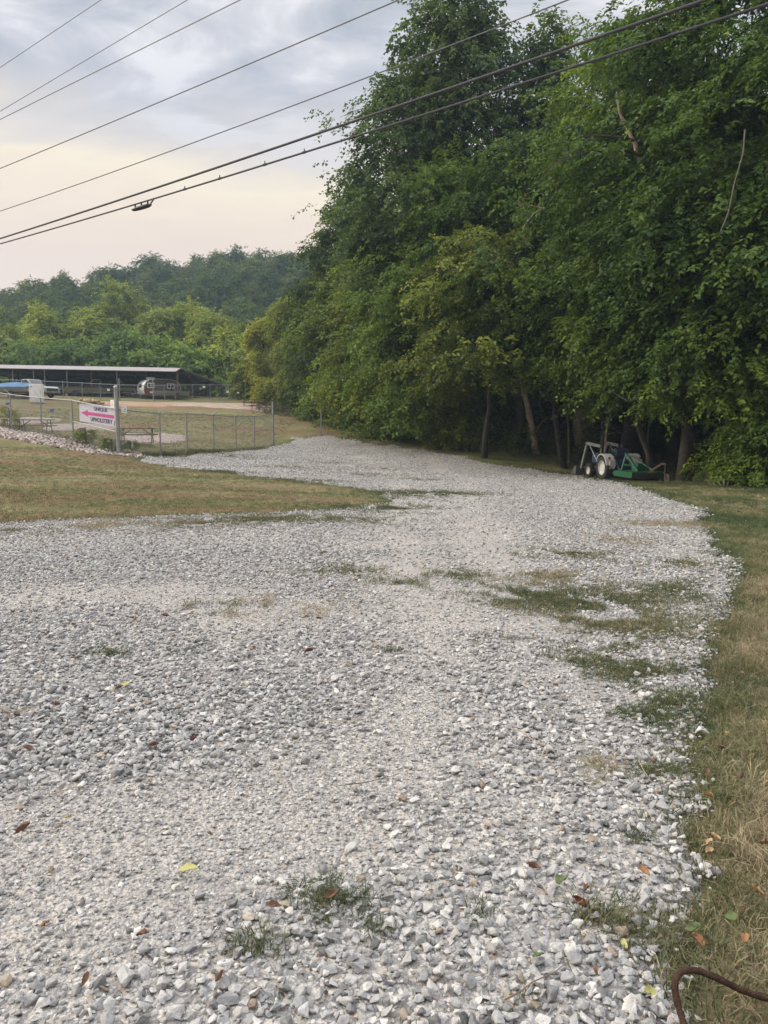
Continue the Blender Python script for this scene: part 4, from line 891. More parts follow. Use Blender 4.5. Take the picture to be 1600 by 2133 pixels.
for i, u in enumerate(us):
    p = S(u, .0, 0); q = p + O; g0 = gz(q.x, q.y)
    MB().bar(Vector((p.x, p.y, g0 - .3 - O.z)), Vector((p.x, p.y, ztop(u, 0) - .14 - O.z)), .15 if i == 0 else .10, .15 if i == 0 else .10).build('shed_post', M_post if i in (0, 1, 3) else M_galv, sh_)
for v in (.33, .66, 1.0):
    for u in (0, .14, .28, .42, .56, .7, .84, 1):
        p = S(u, v, 0); q = p + O
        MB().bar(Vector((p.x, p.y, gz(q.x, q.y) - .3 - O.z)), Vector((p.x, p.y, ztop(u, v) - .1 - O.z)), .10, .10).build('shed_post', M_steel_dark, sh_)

m = MB(); m.bar(S(-.006, -.1, ztop(0, 0) - .45), S(-.006, 0, ztop(0, 0) + .03), .05, .14); m.bar(S(-.006, 0, ztop(0, 0) + .0), S(-.006, 1.02, ztop(0, 1.02) + .0), .05, .17); m.build('gable_trim', M_post, sh_)
# far wire fence in front of the shed
ff = [(-20, 75.5), (40, 75), (90, 75), (135, 75), (175, 75), (212, 75), (252, 75), (322, 76), (345, 77), (367, 78), (403, 79.5), (440, 81), (478, 82.5), (513, 84)]
FP = [on(a, b) for a, b in ff]; FH = [1.62] * len(FP); FR = [.03] * len(FP)
for i in (6, 7, 13): FH[i] = 2.15; FR[i] = .05
fence('chain_link_fence', 'distant chain link fence in front of the boats and the caravan', FP, 1.6, FH, FR, None, 'wire fences', pitch=.13, wr=.004, rail=.028)
for px, py, Y, lab in ((425, 806, 79.8, 'little white plate hanging on the far fence beside the shed post'), (474, 816, 82.2, 'little white plate on the far fence near its end'), (226, 812, 74.8, 'little white plate on the far fence left of the tall far post'), (496, 818, 83.2, 'round white disc on the last panel of the far fence')):
    o = MB().box((0, 0, 0), (.28, .02, .24 if 'plate' in lab else .18)).build('fence_plate', M_white, bevel=.01); o.location = at(px, py, Y); tag(o, lab, 'sign')

# ------------------------------------------------------------------ vehicles and boats by the shed
def wheel(parent, x, y, r, wd, name='wheel', rim=M_rim, lugs=0, rimr=.6):
    m = MB(); M = Matrix.Translation((x, y, r))
    prof = [(r*rimr, -wd/2), (r*.93, -wd/2), (r*(.97 if lugs else 1), -wd*.36), (r*(.97 if lugs else 1), wd*.36), (r*.93, wd/2), (r*rimr, wd/2), (r*rimr*.98, 0), (r*rimr, -wd/2)]
    m.lathe(prof, 28, M)
    for k in range(lugs):
        a = 2 * math.pi * k / lugs
        for sgn in (-1, 1):
            q = a + (math.pi / lugs if sgn > 0 else 0)
            m.box((x + sgn * wd * .24, y + math.sin(q) * r * .985, r + math.cos(q) * r * .985), (wd * .5, r * .085, r * .075), (-q, 0, sgn * .55))
    o = m.build(name, M_tyre, parent, smooth=not lugs)
    m = MB(); sg = -1 if x < 0 else 1; d = sg * wd
    m.lathe([(r*rimr, -d*.48), (r*rimr*1.0, d*.46), (r*rimr*.93, d*.48), (r*rimr*.88, d*.30), (r*rimr*.45, d*.16), (r*rimr*.40, d*.24), (r*rimr*.16, d*.26), (.001, d*.26)], 28, M)
    m.build('rim', rim, o, smooth=True)
    return o
def pickup(px, Y, rz, body, label, base=None):
    o = thing('pickup_truck', label, 'pickup truck', on(px, Y), rz, 'pickup trucks by the shed')
    # local +X = front; side outline in X-Z
    m = MB(); m.prism([(-2.7, .55), (-2.7, 1.08), (-.55, 1.10), (.95, 1.12), (2.45, 1.05), (2.65, .85), (2.65, .50), (2.2, .42), (1.95, .78), (1.25, .78), (1.0, .42), (-1.05, .42), (-1.3, .78), (-2.0, .78), (-2.25, .45)], 'Y', -.93, .93); m.build('body', body, o, bevel=.05)
    m = MB(); m.prism([(-.6, 1.10), (-.45, 1.74), (.35, 1.78), (1.0, 1.12)], 'Y', -.80, .80); c = m.build('cab', body, o, bevel=.06)
    for s in (-1, 1): m = MB(); m.prism([(-.42, 1.18), (-.34, 1.66), (.30, 1.69), (.74, 1.18)], 'Y', s * .803, s * .815); m.build('window', M_glass, c)
    m = MB(); m.add([(1.02, -.7, 1.17), (1.02, .7, 1.17), (.46, .64, 1.72), (.46, -.64, 1.72), (1.0, -.7, 1.15), (1.0, .7, 1.15), (.44, .64, 1.70), (.44, -.64, 1.70)], [(0,1,2,3),(7,6,5,4),(0,4,5,1),(1,5,6,2),(2,6,7,3),(3,7,4,0)]); m.build('windscreen', M_glass, c)
    MB().box((2.655, 0, .74), (.05, 1.4, .26)).build('grille', M_steel_dark, o); MB().box((2.70, 0, .50), (.12, 1.85, .16)).build('bumper', M_galv, o, bevel=.02)
    for s in (-1, 1): MB().box((2.66, s * .78, .82), (.06, .22, .16)).build('headlight', M_silver, o, bevel=.02)
    for x in (-1.65, 1.6):
        for s in (-1, 1):
            e = bpy.data.objects.new('wheel_mount', None)
            mm = MB(); M = Matrix.Translation((x, s * .82, .36)) @ Matrix.Rotation(math.pi/2, 4, 'Z')
            mm.lathe([(.2, -.11), (.34, -.11), (.36, -.08), (.36, .08), (.34, .11), (.2, .11)], 20, M); wo = mm.build('wheel', M_tyre, o, smooth=True)
            r_ = MB(); r_.lathe([(.2, -.10), (.2, .10), (.1, .05), (.001, .05)], 16, M); r_.build('rim', M_rim, wo, smooth=True); bpy.data.objects.remove(e)
    return o
pickup(70, 73, R(-22), surf('pale green truck paint', (0.42, 0.45, 0.41), .4, var=.15), 'pale pickup truck parked behind the white cabinet')
pickup(203, 86, R(-150), M_car, 'white pickup truck parked deep under the shed roof')
pickup(-12, 82, R(10), surf('maroon truck paint', (0.16, 0.05, 0.04), .4, var=.15), 'maroon truck behind the blue tarpaulin at the left edge')
def boat(px, Y, rz, L, cover, label, hull=M_hull, h=.75):
    o = thing('boat', label, 'boat', on(px, Y), rz, 'boats stored by the shed')
    secs = [(-.5, .95, .50, .98), (-.2, 1.0, .48, 1.0), (.15, .98, .5, 1.03), (.36, .70, .58, 1.08), (.47, .30, .75, 1.14), (.50, .03, .95, 1.18)]
    V, Fc = [], []
    for f, b, kz, gz_ in secs: V += [(f*L, -b, gz_*h+.25), (f*L, -b*.72, kz*h+.05+.15), (f*L, 0, kz*h-.12+.15), (f*L, b*.72, kz*h+.05+.15), (f*L, b, gz_*h+.25)]
    for i in range(len(secs)-1):
        for k in range(4): a = i*5+k; Fc.append((a, a+1, a+6, a+5))
    Fc += [(0,1,2,3,4), tuple(range(len(V)-5, len(V)))[::-1]]; Fc += [(i*5, i*5+5, i*5+9, i*5+4) for i in range(len(secs)-1)]
    MB().add(V, Fc).build('hull', hull, o, smooth=True)
    if cover:
        V, Fc = [], []; rg = np.random.default_rng(int(px * 7 + Y))
        for f, b, kz, gz_ in secs:
            pk = h * (1.38 + .35 * math.exp(-((f + .1) / .22) ** 2)) + rg.uniform(-.06, .06)
            V += [(f*L*1.01, -b*1.03, gz_*h+.12), (f*L*1.01, -b*1.02, gz_*h+.27), (f*L*1.01, -b*.5, (gz_*h + pk) / 2 + .26), (f*L*1.01, 0, pk + .25 if f < .45 else gz_*h+.29), (f*L*1.01, b*.5, (gz_*h + pk) / 2 + .26), (f*L*1.01, b*1.02, gz_*h+.27), (f*L*1.01, b*1.03, gz_*h+.12)]
        for i in range(len(secs)-1):
            for k in range(6): a = i*7+k; Fc.append((a, a+1, a+8, a+7))
        Fc += [tuple(range(7)), tuple(range(len(V)-7, len(V)))[::-1]]
        MB().add(V, Fc).build('cover', cover, o, smooth=True)
    else:
        MB().box((-.08*L, 0, h+.5), (.10, 1.3, .45), (0, -.4, 0)).build('windscreen', M_glass, o); MB().box((-.52*L, 0, h+.35), (.25, .3, .75)).build('outboard_motor', M_steel_dark, o, bevel=.05)
    m = MB(); m.bar((-.42*L, -.45, .38), (.35*L, -.45, .38), .08, .1); m.bar((-.42*L, .45, .38), (.35*L, .45, .38), .08, .1); m.bar((.33*L, -.45, .38), (.66*L, 0, .42), .08, .1); m.bar((.33*L, .45, .38), (.66*L, 0, .42), .08, .1); m.bar((-.2*L, -.95, .32), (-.2*L, .95, .32), .08, .08)
    m.bar((.64*L, 0, .42), (.64*L, 0, .02), .06, .06); tr = m.build('trailer_frame', M_galv, o)
    for s in (-1, 1):
        M = Matrix.Translation((-.2*L, s * 1.0, .32)) @ Matrix.Rotation(math.pi/2, 4, 'Z')
        MB().lathe([(.001, -.08), (.3, -.09), (.32, -.06), (.32, .06), (.3, .09), (.001, .08)], 18, M).build('wheel', M_tyre, o, smooth=True)
    return o
boat(18, 71.5, R(170), 5.6, M_tarp, 'boat under a bright blue tarpaulin at the left edge', h=.72)
boat(118, 84, R(185), 6.0, M_cover, 'boat under a dark cover at the left, beside the pale pickup', h=.8)
boat(160, 85.5, R(176), 5.8, M_cover, 'boat under a dark cover in the middle of the shed')
boat(232, 83.5, R(184), 5.8, surf('grey boat cover', (0.09, 0.095, 0.10), .8, var=.3, scale=2), 'boat under a grey cover just left of the caravan')
boat(262, 88.5, R(176), 5.6, M_cover, 'boat under a dark cover behind the caravan')
boat(352, 80.0, R(198), 4.4, None, 'small open boat on a trailer right of the caravan', hull=M_silver, h=.55)
boat(182, 81.0, R(10), 4.4, None, 'small open boat on a trailer in front of the covered ones', hull=M_hull, h=.55)

# rounded caravan: silver shell, charcoal flank with a red lower panel (local -Y is the flank in view, -X the end in view)
o = thing('caravan', 'small rounded caravan with a silver end and charcoal and red side', 'caravan', on(334, 80.4), R(40))
prof = [(-2.02, .42), (-2.10, .85), (-2.02, 1.35), (-1.80, 1.72), (-1.40, 1.95), (-.7, 2.05), (.8, 2.05), (1.5, 1.95), (1.9, 1.65), (2.08, 1.2), (2.05, .42)]
MB().prism(prof, 'Y', -.95, .95).build('body', M_silver, o, bevel=.03)
inner = [(x * .972, .42 + (z - .42) * .965) for x, z in prof]
for s in (-1, 1):
    MB().prism(inner, 'Y', s * .951, s * .962).build('side_panel', M_tgrey, o)
    MB().prism([(-1.95, .43), (-2.03, .80), (-1.2, .83), (-.75, .60), (-.70, .43)], 'Y', s * .963, s * .972).build('red_panel', M_tred, o)
    for x in (-1.30, .9):
        f = MB().box((x, s * .972, 1.32), (.78, .022, .52)).build('window', M_white, o, bevel=.006)
        for q in (-.18, .18): MB().box((x + q, s * .985, 1.32), (.29, .012, .38)).build('pane', M_glass, f)
    MB().box((-1.25, s * .98, .60), (.40, .012, .16)).build('white_badge', M_white, o)
    M = Matrix.Translation((.1, s * .88, .32)) @ Matrix.Rotation(math.pi/2, 4, 'Z')
    MB().lathe([(.001, -.08), (.3, -.09), (.32, -.06), (.32, .06), (.3, .09), (.001, .08)], 18, M).build('wheel', M_tyre, o, smooth=True)
MB().box((-2.07, .0, 1.30), (.03, .62, .34), (0, .16, 0)).build('end_window', M_glass, o)
MB().box((-.9, 0, 2.12), (.75, .6, .16)).build('roof_vent', M_white, o, bevel=.04)
MB().bar((-2.0, 0, .42), (-3.0, 0, .45), .08, .1).build('drawbar', M_galv, o); m = MB(); m.tube([(-2.9, 0, .45), (-2.9, 0, .02)], .03, 8); m.tube([(-2.55, 0, .48), (-2.55, 0, .95)], .14, 10); m.build('gas_bottle', M_steel_dark, o)

# white cabinet, log pile, bits in the field
o = thing('cabinet', 'tall white cabinet standing alone on the grass by the trucks', 'cabinet', on(80, 66), R(12))
MB().box((0, 0, .84), (1.06, .8, 1.64)).build('body', M_white, o, bevel=.03)
d_ = MB().box((-.02, -.415, .86), (.98, .03, 1.52)).build('door', M_white, o, bevel=.01); MB().box((.40, -.44, .95), (.03, .04, .3)).build('handle', M_galv, d_)
MB().box((-.32, -.434, 1.42), (.18, .006, .12)).build('label_plate', surf('grey plate', (.4, .4, .4)), d_)
rl = np.random.default_rng(9)
lm = []
for k in range(4):
    m = MB(); L_ = rl.uniform(.45, .7); r = rl.uniform(.09, .15); m.tube([(-L_/2, 0, 0), (0, rl.normal(0, .02), rl.normal(0, .02)), (L_/2, 0, 0)], [r, r * 1.04, r * .95], 9); ob = m.build('log', M_log); lm.append(ob)
c0 = on(188, 68)
for k in range(30):
    a = lm[k] if k < 4 else lm[k % 4].copy()
    if k >= 4: COL.objects.link(a)
    u = rl.normal(0, .55); x, y = c0.x + u * 1.1, c0.y + rl.normal(0, .35); lv = max(0, .34 - .16 * abs(u)) * rl.random()
    a.location = (x, y, gz(x, y) + .12 + lv); a.rotation_euler = (rl.uniform(0, 6), rl.normal(0, .25), rl.normal(.2, .7))
    tag(a, 'split log in the firewood heap beyond the arrow sign', 'log', 'logs in the firewood heap')
def stake(px, py0, py1, Y, lab, t=.035):
    p = on(px, Y); h = at(px, py1, Y).z - p.z
    m = MB(); m.bar((0, 0, -.1), (0, 0, h), t * 1.6, t); m.box((0, 0, .03), (.10, .10, .06)); ob = m.build('stake', M_stake); ob.location = p; tag(ob, lab, 'stake')
stake(147, 886, 859, 47, 'pale stake on the grass left of the arrow sign'); stake(63, 872, 854, 52, 'pale stake beyond the second fence post from the left')
def flag(px, py, Y, lab):
    p = on(px, Y); h = at(px, py, Y).z - p.z; o = thing('marker_flag', lab, 'marker flag', p)
    MB().tube([(0, 0, -.1), (0, 0, h + .1)], .012, 5).build('wire', M_galv, o); MB().prism([(-.16, h - .10), (.14, h - .08), (.15, h + .11), (-.15, h + .10)], 'Y', -.012, .012).build('flag', M_flag, o, bevel=.004)
flag(110, 855, 50, 'small blue marker right of the second fence post'); flag(19, 841, 57, 'small blue marker beyond the left end of the fence')

def picnic_table(px, Y, rz, label, sc=1.0, group='picnic tables on the pads', py=None):
    o = thing('picnic_table', label, 'picnic table', on(px, Y), rz, group, sc)
    MB().box((0, 0, .745), (1.83, .76, .045)).build('tabletop', M_wood, o, bevel=.01)
    for s in (-1, 1):
        MB().box((0, s * .66, .44), (1.83, .26, .045)).build('bench', M_wood, o, bevel=.01)
    for x in (-.68, .68):
        m = MB()
        for s in (-1, 1):
            m.tube([(x, s * .30, .72), (x, s * .42, .40), (x, s * .66, .03), (x, s * .78, .02)], .022, 6); m.tube([(x, s * .40, .42), (x, s * .76, .42)], .02, 6)
            m.tube([(x, s * .1, .40), (x * .35, 0, .72)], .016, 6)
        m.tube([(x, -.42, .40), (x, .42, .40)], .018, 6); m.build('leg_frame', M_steel_dark, o, smooth=True)
    return o
picnic_table(286, 36.2, R(14), 'picnic table right of the tall post, standing by the rubble pad', 1.0)
picnic_table(74, 39.6, R(10), 'picnic table behind the second and third fence posts', 1.0)
picnic_table(-2, 43.0, R(8), 'picnic table cut by the left edge behind the rubble bank', 1.0)
for px, Y, lab in ((606, 62.0, 'picnic table nearest the dark bush beyond the last fence post'), (584, 66.0, 'second far picnic table from the right, in the shade of the wood'), (556, 69.0, 'far picnic table just left of the last fence post'), (540, 72.0, 'far picnic table behind the others in the row'), (524, 75.0, 'leftmost of the far picnic tables below the yellow tree')):
    picnic_table(px, Y, R(4), lab, 1.0, 'far picnic tables below the wood')
p = on(668, 48); h = at(668, 852, 48).z - p.z
m = MB(); m.bar((0, 0, -.3), (0, 0, h), .05, .05); m.bar((.03, 0, -.2), (.03, 0, h), .012, .06); ob = m.build('steel_post', M_galv); ob.location = p; tag(ob, 'thin lone steel post beyond the end of the gravel drive', 'post')
# weeds with broad leaves by the fence, as small plants
for i, (px, Y, h, r, colr, lab) in enumerate(((178, 33.4, .75, .45, OG, 'olive green weed bush at the post below the sign, left end'), (231, 31.6, .6, .4, OG, 'olive green weed bush under the right half of the sign'), (22, 41.5, 1.2, .5, LG, 'yellowish bush at the left end of the rubble bank'), (270, 33.5, .4, .3, MG, 'small green weed beside the picnic table by the tall post'))):
    plant('weed_bush', make_tree(980 + i, h, r, .05, 'bush', nl=14, ncl=3, nsp=5, lps=12, leaf=.07, trunk=.015, spr=.18, offs=.5), on(px, Y), lab, 'bush', colr, 'weed bushes along the fence')

# ------------------------------------------------------------------ tractor and mower (local +Y forward, +X right)
base = on(1292, 32.1)
t = thing('tractor', 'small old blue tractor with white fenders and a front loader', 'tractor', base, R(11), None, 1.06)
for s in (-1, 1):
    wheel(t, s * .62, 0, .48, .29, 'rear_wheel', M_rim, 22, .62); wheel(t, s * .50, 1.52, .30, .19, 'front_wheel', M_rim, 16, .56)
MB().box((0, .35, .58), (.34, 1.5, .36)).box((0, -.05, .52), (1.0, .22, .22)).box((0, -.22, .60), (.36, .26, .42)).build('transmission', M_blue, t, bevel=.03)
MB().box((0, 1.52, .33), (.86, .12, .12)).box((0, 1.35, .45), (.2, .6, .16)).build('front_axle', M_grey, t, bevel=.02)
MB().prism([(.55, .72), (.58, 1.10), (1.2, 1.08), (1.86, 1.0), (1.9, .9), (1.9, .60), (.6, .60)], 'X', -.25, .25).build('hood', M_blue, t, bevel=.05)
MB().box((0, 1.91, .78), (.40, .03, .34)).build('grille', M_steel_dark, t)
for s in (-1, 1):
    pts = [( .50*math.cos(a), .48 + .57*math.sin(a)) for a in np.linspace(R(35), R(168), 12)]; ins = [(.46*math.cos(a), .48 + .53*math.sin(a)) for a in np.linspace(R(168), R(35), 12)]
    m = MB(); m.prism(pts + ins, 'X', s * .40, s * .80)
    m.prism([(.40, .78), (.30, .98), (.0, 1.05), (-.3, .95), (-.50, .62), (-.44, .50), (-.30, .72), (.1, .74)], 'X', s * .385, s * .42); fo = m.build('fender', M_rim, t, bevel=.008)
    MB().box((s * .68, -.50, .88), (.09, .05, .09)).build('lamp', M_tred, fo, bevel=.01)
    MB().prism([(-.46, .66), (-.53, .78), (-.50, .52), (-.47, .44)], 'X', s * .42, s * .66).build('fender_tail', M_rim, fo, bevel=.004)
se = MB().box((0, .06, .88), (.52, .46, .12)).build('seat', M_seat, t, bevel=.04)
m = MB(); m.box((0, -.20, 1.10), (.60, .12, .36), (.14, 0, 0)); m.build('backrest', M_seat, se, bevel=.05, seg=3)
MB().tube([(0, .62, 1.0), (0, .42, 1.18)], .02, 8).build('steering_column', M_steel_dark, t)
m = MB(); C_ = Vector((0, .42, 1.18)); ax = Vector((0, -.6, .8)).normalized(); u_ = Vector((1, 0, 0)); v_ = ax.cross(u_)
m.tube([C_ + (u_ * math.cos(a) + v_ * math.sin(a)) * .19 for a in np.linspace(0, 6.283, 21)], .014, 6); m.bar(C_ - u_ * .18, C_ + u_ * .18, .02, .015); m.build('steering_wheel', M_steel_dark, t, smooth=True)
MB().box((.05, .30, 1.16), (.26, .22, .14), (.2, .1, .3)).build('cushion', surf('olive canvas', (.10, .10, .06), .9), t, bevel=.04)
for s in (-1, 1):
    m = MB(); m.bar((s*.40, .75, .40), (s*.40, .72, 1.42), .09, .11); m.bar((s*.40, .5, .45), (s*.40, 1.4, .45), .08, .10); ms_ = m.build('loader_mast', M_steel_dark, t, bevel=.01)
    m = MB(); m.bar((s*.47, .66, 1.34), (s*.47, 1.95, 1.46), .07, .13); m.bar((s*.47, 1.90, 1.48), (s*.47, 2.42, .34), .07, .12); m.build('loader_arm', M_grey, t, bevel=.01)
    m = MB(); m.tube([(s*.47, .82, .62), (s*.47, 1.35, 1.10)], .038, 10); m.tube([(s*.47, 1.35, 1.10), (s*.47, 1.72, 1.42)], .022, 10); m.build('lift_cylinder', M_galv, t, smooth=True)
    m = MB(); m.tube([(s*.47, 2.0, 1.20), (s*.47, 2.38, .62)], .026, 8); m.build('bucket_cylinder', M_galv, t, smooth=True)
MB().bar((-.47, .70, .78), (-.44, .68, 1.78), .06, .07).build('roll_post', M_steel_dark, t, bevel=.008); MB().bar((-.475, .665, .86), (-.46, .655, 1.24), .064, .05).build('yellow_strip', M_yellow, t)
MB().bar((-.47, 2.38, .40), (.47, 2.38, .40), .07, .07).build('cross_tube', M_grey, t)
bo = [(2.44, .46), (2.46, .10), (2.60, .03), (3.02, .02), (3.02, .04), (2.62, .06), (2.50, .13), (2.48, .46)]
m = MB(); m.prism(bo, 'X', -.68, .68)
for s in (-1, 1): m.prism([(2.44, .46), (2.46, .10), (2.60, .03), (3.02, .02), (2.62, .44)], 'X', s * .68, s * .70)
m.build('bucket', surf('worn bucket steel', (.15, .14, .13), .6, .3, .4, 6), t)
MB().tube([(.27, 1.3, 1.0), (.27, 1.3, 1.45)], .03, 8).build('exhaust_pipe', M_steel_dark, t, smooth=True)
# the ground under the wheels sets the pitch
fwd = Vector((-math.sin(R(11)), math.cos(R(11)), 0)); pit = math.atan2(gz(base.x + fwd.x * 1.6, base.y + fwd.y * 1.6) - base.z, 1.6)
t.rotation_euler = (pit, 0, R(11))
# three point linkage
for s in (-1, 1): MB().bar((s*.22, -.25, .45), (s*.38, -.85, .42), .05, .06).build('lift_link', M_blue, t); MB().bar((s*.25, -.18, .85), (s*.34, -.62, .46), .03, .03).build('lift_rod', M_grey, t)
M_tail = surf('dull brown steel', (.06, .045, .035), .8, var=.4)
b_ = thing('mower', 'green rotary mower hitched behind the tractor, with a small tail wheel', 'mower', base, R(11), None, 1.06); b_.rotation_euler = (pit * .6, 0, R(11))
m = MB(); m.box((0, -1.60, .40), (1.36, 1.42, .04)); m.prism([(-.66, -.95), (.66, -.95), (.40, -.62), (-.40, -.62)], 'Z', .375, .415); m.build('deck', M_green, b_, bevel=.008)
for s in (-1, 1): MB().prism([(-.92, .40), (-.80, .32), (-.95, .21), (-2.25, .19), (-2.31, .24), (-2.31, .40)], 'X', s * .675, s * .70).build('side_skirt', M_green, b_)
MB().box((0, -2.30, .36), (1.34, .03, .06)).build('rear_lip', M_green, b_); MB().box((0, -2.28, .25), (1.32, .03, .16)).build('chains_and_dark_gap', M_steel_dark, b_)  # dark panel stands for the chains and the shaded opening under the deck
MB().box((.12, -2.318, .42), (.36, .006, .055)).build('yellow_sticker', M_yellow, b_)
m = MB(); m.bar((-.38, -.92, .42), (-.03, -.62, 1.04), .05, .06); m.bar((.38, -.92, .42), (.03, -.62, 1.04), .05, .06); m.bar((-.02, -.62, 1.04), (-.30, -2.0, .44), .04, .05); m.bar((.02, -.62, 1.04), (.40, -2.0, .44), .04, .05); m.box((0, -.62, 1.04), (.12, .08, .10)); m.build('hitch_frame', surf('worn teal paint', (.06, .16, .12), .6, var=.4), b_)
m = MB(); m.box((0, -1.55, .52), (.34, .40, .20)); m.box((0, -1.55, .66), (.22, .28, .12)); m.tube([(0, -1.35, .62), (0, -.4, .60)], .05, 10); m.build('gearbox', M_green, b_, bevel=.03)
m = MB(); m.bar((.20, -2.1, .45), (.35, -2.55, .72), .06, .08); m.bar((.35, -2.52, .74), (.46, -2.72, .74), .06, .07); m.tube([(.44, -2.70, .74), (.44, -2.70, .40)], .035, 8); m.bar((.40, -2.70, .42), (.40, -2.82, .19), .03, .06); m.bar((.54, -2.70, .42), (.54, -2.82, .19), .03, .06); m.box((.47, -2.70, .42), (.18, .08, .03)); m.build('tail_arm', M_tail, b_)
m = MB(); M = Matrix.Translation((.47, -2.82, .19)); m.lathe([(.001, -.05), (.17, -.05), (.19, -.03), (.19, .03), (.17, .05), (.001, .05)], 20, M); m.build('tail_wheel', M_tail, b_, smooth=True)

# ------------------------------------------------------------------ overhead lines: level cables in one vertical plane
LN = Vector((0.615, 0.789, 0)); LD = Vector((-0.789, 0.615, 0))
def on_line(px, py, p):
    d = Vector(ray(px, py)); q = p / (d.x * LN.x + d.y * LN.y); return Vector((0, 0, EYE)) + d * q
def cable(name, a, b, p, r, mat, label, mid=None, left=24, right=17, seg=6):
    A, B = on_line(*a, p), on_line(*b, p); fa, fb = A.dot(LD), B.dot(LD)
    xs, zs = [fa, fb], [A.z, B.z]
    if mid: Mi = on_line(*mid, p); xs.append(Mi.dot(LD)); zs.append(Mi.z)
    co = np.polyfit(xs, zs, len(xs) - 1)
    lo, hi = min(fa, fb) - right, max(fa, fb) + left; base_ = A - LD * fa
    pts = [Vector((base_.x, base_.y, 0)) + LD * s + Vector((0, 0, float(np.polyval(co, s)))) for s in np.linspace(lo, hi, 40)]
    o = MB().tube(pts, r, seg, False).build(name, mat, smooth=True)
    return tag(o, label, 'cable', 'overhead lines'), pts
M_thin = M_alum
cable('power_line', (0, 141), (210, 0), 8.3, .0065, M_thin, 'uppermost thin wire crossing the top left corner of the sky')
cable('power_line', (0, 232), (390, 0), 8.3, .0065, M_thin, 'thin wire second from the top left corner')
cable('power_line', (0, 249), (500, 0), 7.6, .0075, M_thin, 'thin wire third from the top left corner, close under the second')
cable('power_line', (0, 351), (830, 0), 7.6, .0085, M_thin, 'thin wire crossing the open sky midway between the corner and the thick cables', mid=(400, 184))
cable('power_line', (0, 440), (1183, 0), 7.6, .0075, M_thin, 'lowest thin wire, just above the two thick cables', mid=(600, 224))
cable('thick_cable', (0, 497), (1480, -4), 7.3, .0155, M_cable, 'upper of the two thick black cables', mid=(730, 255), seg=8)
lowc, lpts = cable('thick_cable', (0, 508), (1600, 8), 7.3, .0125, M_cable, 'lower of the two thick black cables, with ties along it', mid=(760, 278), seg=8)
for px, py in ((385, 398), (458, 373), (552, 347), (634, 319), (735, 286), (860, 250), (1010, 208), (1200, 147), (1400, 78)):
    c = on_line(px, py, 7.3); k = min(range(len(lpts)), key=lambda i: (lpts[i] - c).length)
    a, bq = lpts[max(k - 1, 0)], lpts[min(k + 1, len(lpts) - 1)]; s = (c - a).dot(bq - a) / (bq - a).length_squared; q = a.lerp(bq, s)
    m = MB(); m.tube([q - LD * .03, q + LD * .03], .017, 8); m.bar(q + Vector((0, 0, .01)), q + Vector((0, 0, .045)), .012, .012); m.build('cable_tie', M_cable, lowc)
c = on_line(295, 432, 7.3); m = MB()
for dz_, L_, w_ in ((0, .23, .055), (.015, .17, .035), (-.015, .20, .045)):
    m.tube([c + LD * (L_ * math.cos(a)) + Vector((LN.x, LN.y, 0)) * (w_ * 1.5 * math.sin(a)) + Vector((0, 0, dz_ + w_ * .45 * math.sin(a))) for a in np.linspace(0, 6.283, 25)], .012, 6)
for s in (-.17, 0, .17): m.bar(c + LD * s + Vector((0, 0, .02)), c + LD * s + Vector((0, 0, .085)), .02, .02)
m.bar(c - LD * .22, c - LD * .34 + Vector((0, 0, .08)), .018, .018)
tag(m.build('cable_loop', M_cable, smooth=True), 'coiled spare loop hung from the lower thick cable', 'cable loop')

# ------------------------------------------------------------------ fallen leaves, twigs, the rusty cable
M_ly = surf('yellow leaf', (.40, .37, .13), .6, var=.25, scale=20); M_lg = surf('green leaf', (.085, .115, .03), .5, var=.3, scale=20); M_lb = surf('brown leaf', (.17, .085, .05), .75, var=.4, scale=20)
M_lo = surf('orange leaf', (.27, .135, .055), .7, var=.35, scale=20); M_lt = surf('tan leaf', (.40, .27, .14), .75, var=.3, scale=20); M_lr = surf('dark red leaf', (.11, .03, .025), .7, var=.3, scale=20)
rf = np.random.default_rng(55)
def leaf_shape(seed, L, W, curl):
    rg = np.random.default_rng(seed); n = 9; V, Fc = [], []; bend = rg.normal(0, .25)
    for i in range(n):
        tt = i / (n - 1); wdt = W * .5 * math.sin(math.pi * min(1, tt * .93 + .05)) ** .75 * (1 - .25 * tt) + .0004
        for j in (-1, -.5, 0, .5, 1): V.append((L * (tt - .5), wdt * j + bend * L * (tt - .5) ** 2, curl * L * (abs(j) ** 1.5 * .5 * math.sin(math.pi * tt) + (tt - .5) ** 2 * .9) + rg.normal(0, .002)))
    for i in range(n - 1):
        for j in range(4): a = i * 5 + j; Fc.append((a, a + 1, a + 6, a + 5))
    V2 = [(x, y, z - .0012) for x, y, z in V]; k = len(V); Fc += [tuple(q + k for q in f[::-1]) for f in Fc]
    V += V2; me = bpy.data.meshes.new('leaf'); me.from_pydata(V, [], Fc); me.polygons.foreach_set('use_smooth', [True] * len(me.polygons)); return me
def leaf(px, py, size, mat, label, curl=.25, group=None, wide=.62, lift=.012):
    p = hit(px, py); sd_ = float(grav_sd(np.array([p.x]), np.array([p.y]))[0])
    o = link('fallen_leaf', leaf_shape(int(px * 13 + py), size, size * wide, curl), None, mat); o.location = (p.x, p.y, float(gz2(np.array(p.x), np.array(p.y))) + (GTOP + .018 if sd_ > 0 else .03) + lift)
    o.rotation_euler = (rf.normal(0, .25), rf.normal(0, .25), rf.uniform(0, 6.28)); return tag(o, label, 'leaf', group)
leaf(394, 1840, .062, M_ly, 'large pale yellow leaf lying on the gravel in the lower left', .2).rotation_euler = (.1, 0, .2)
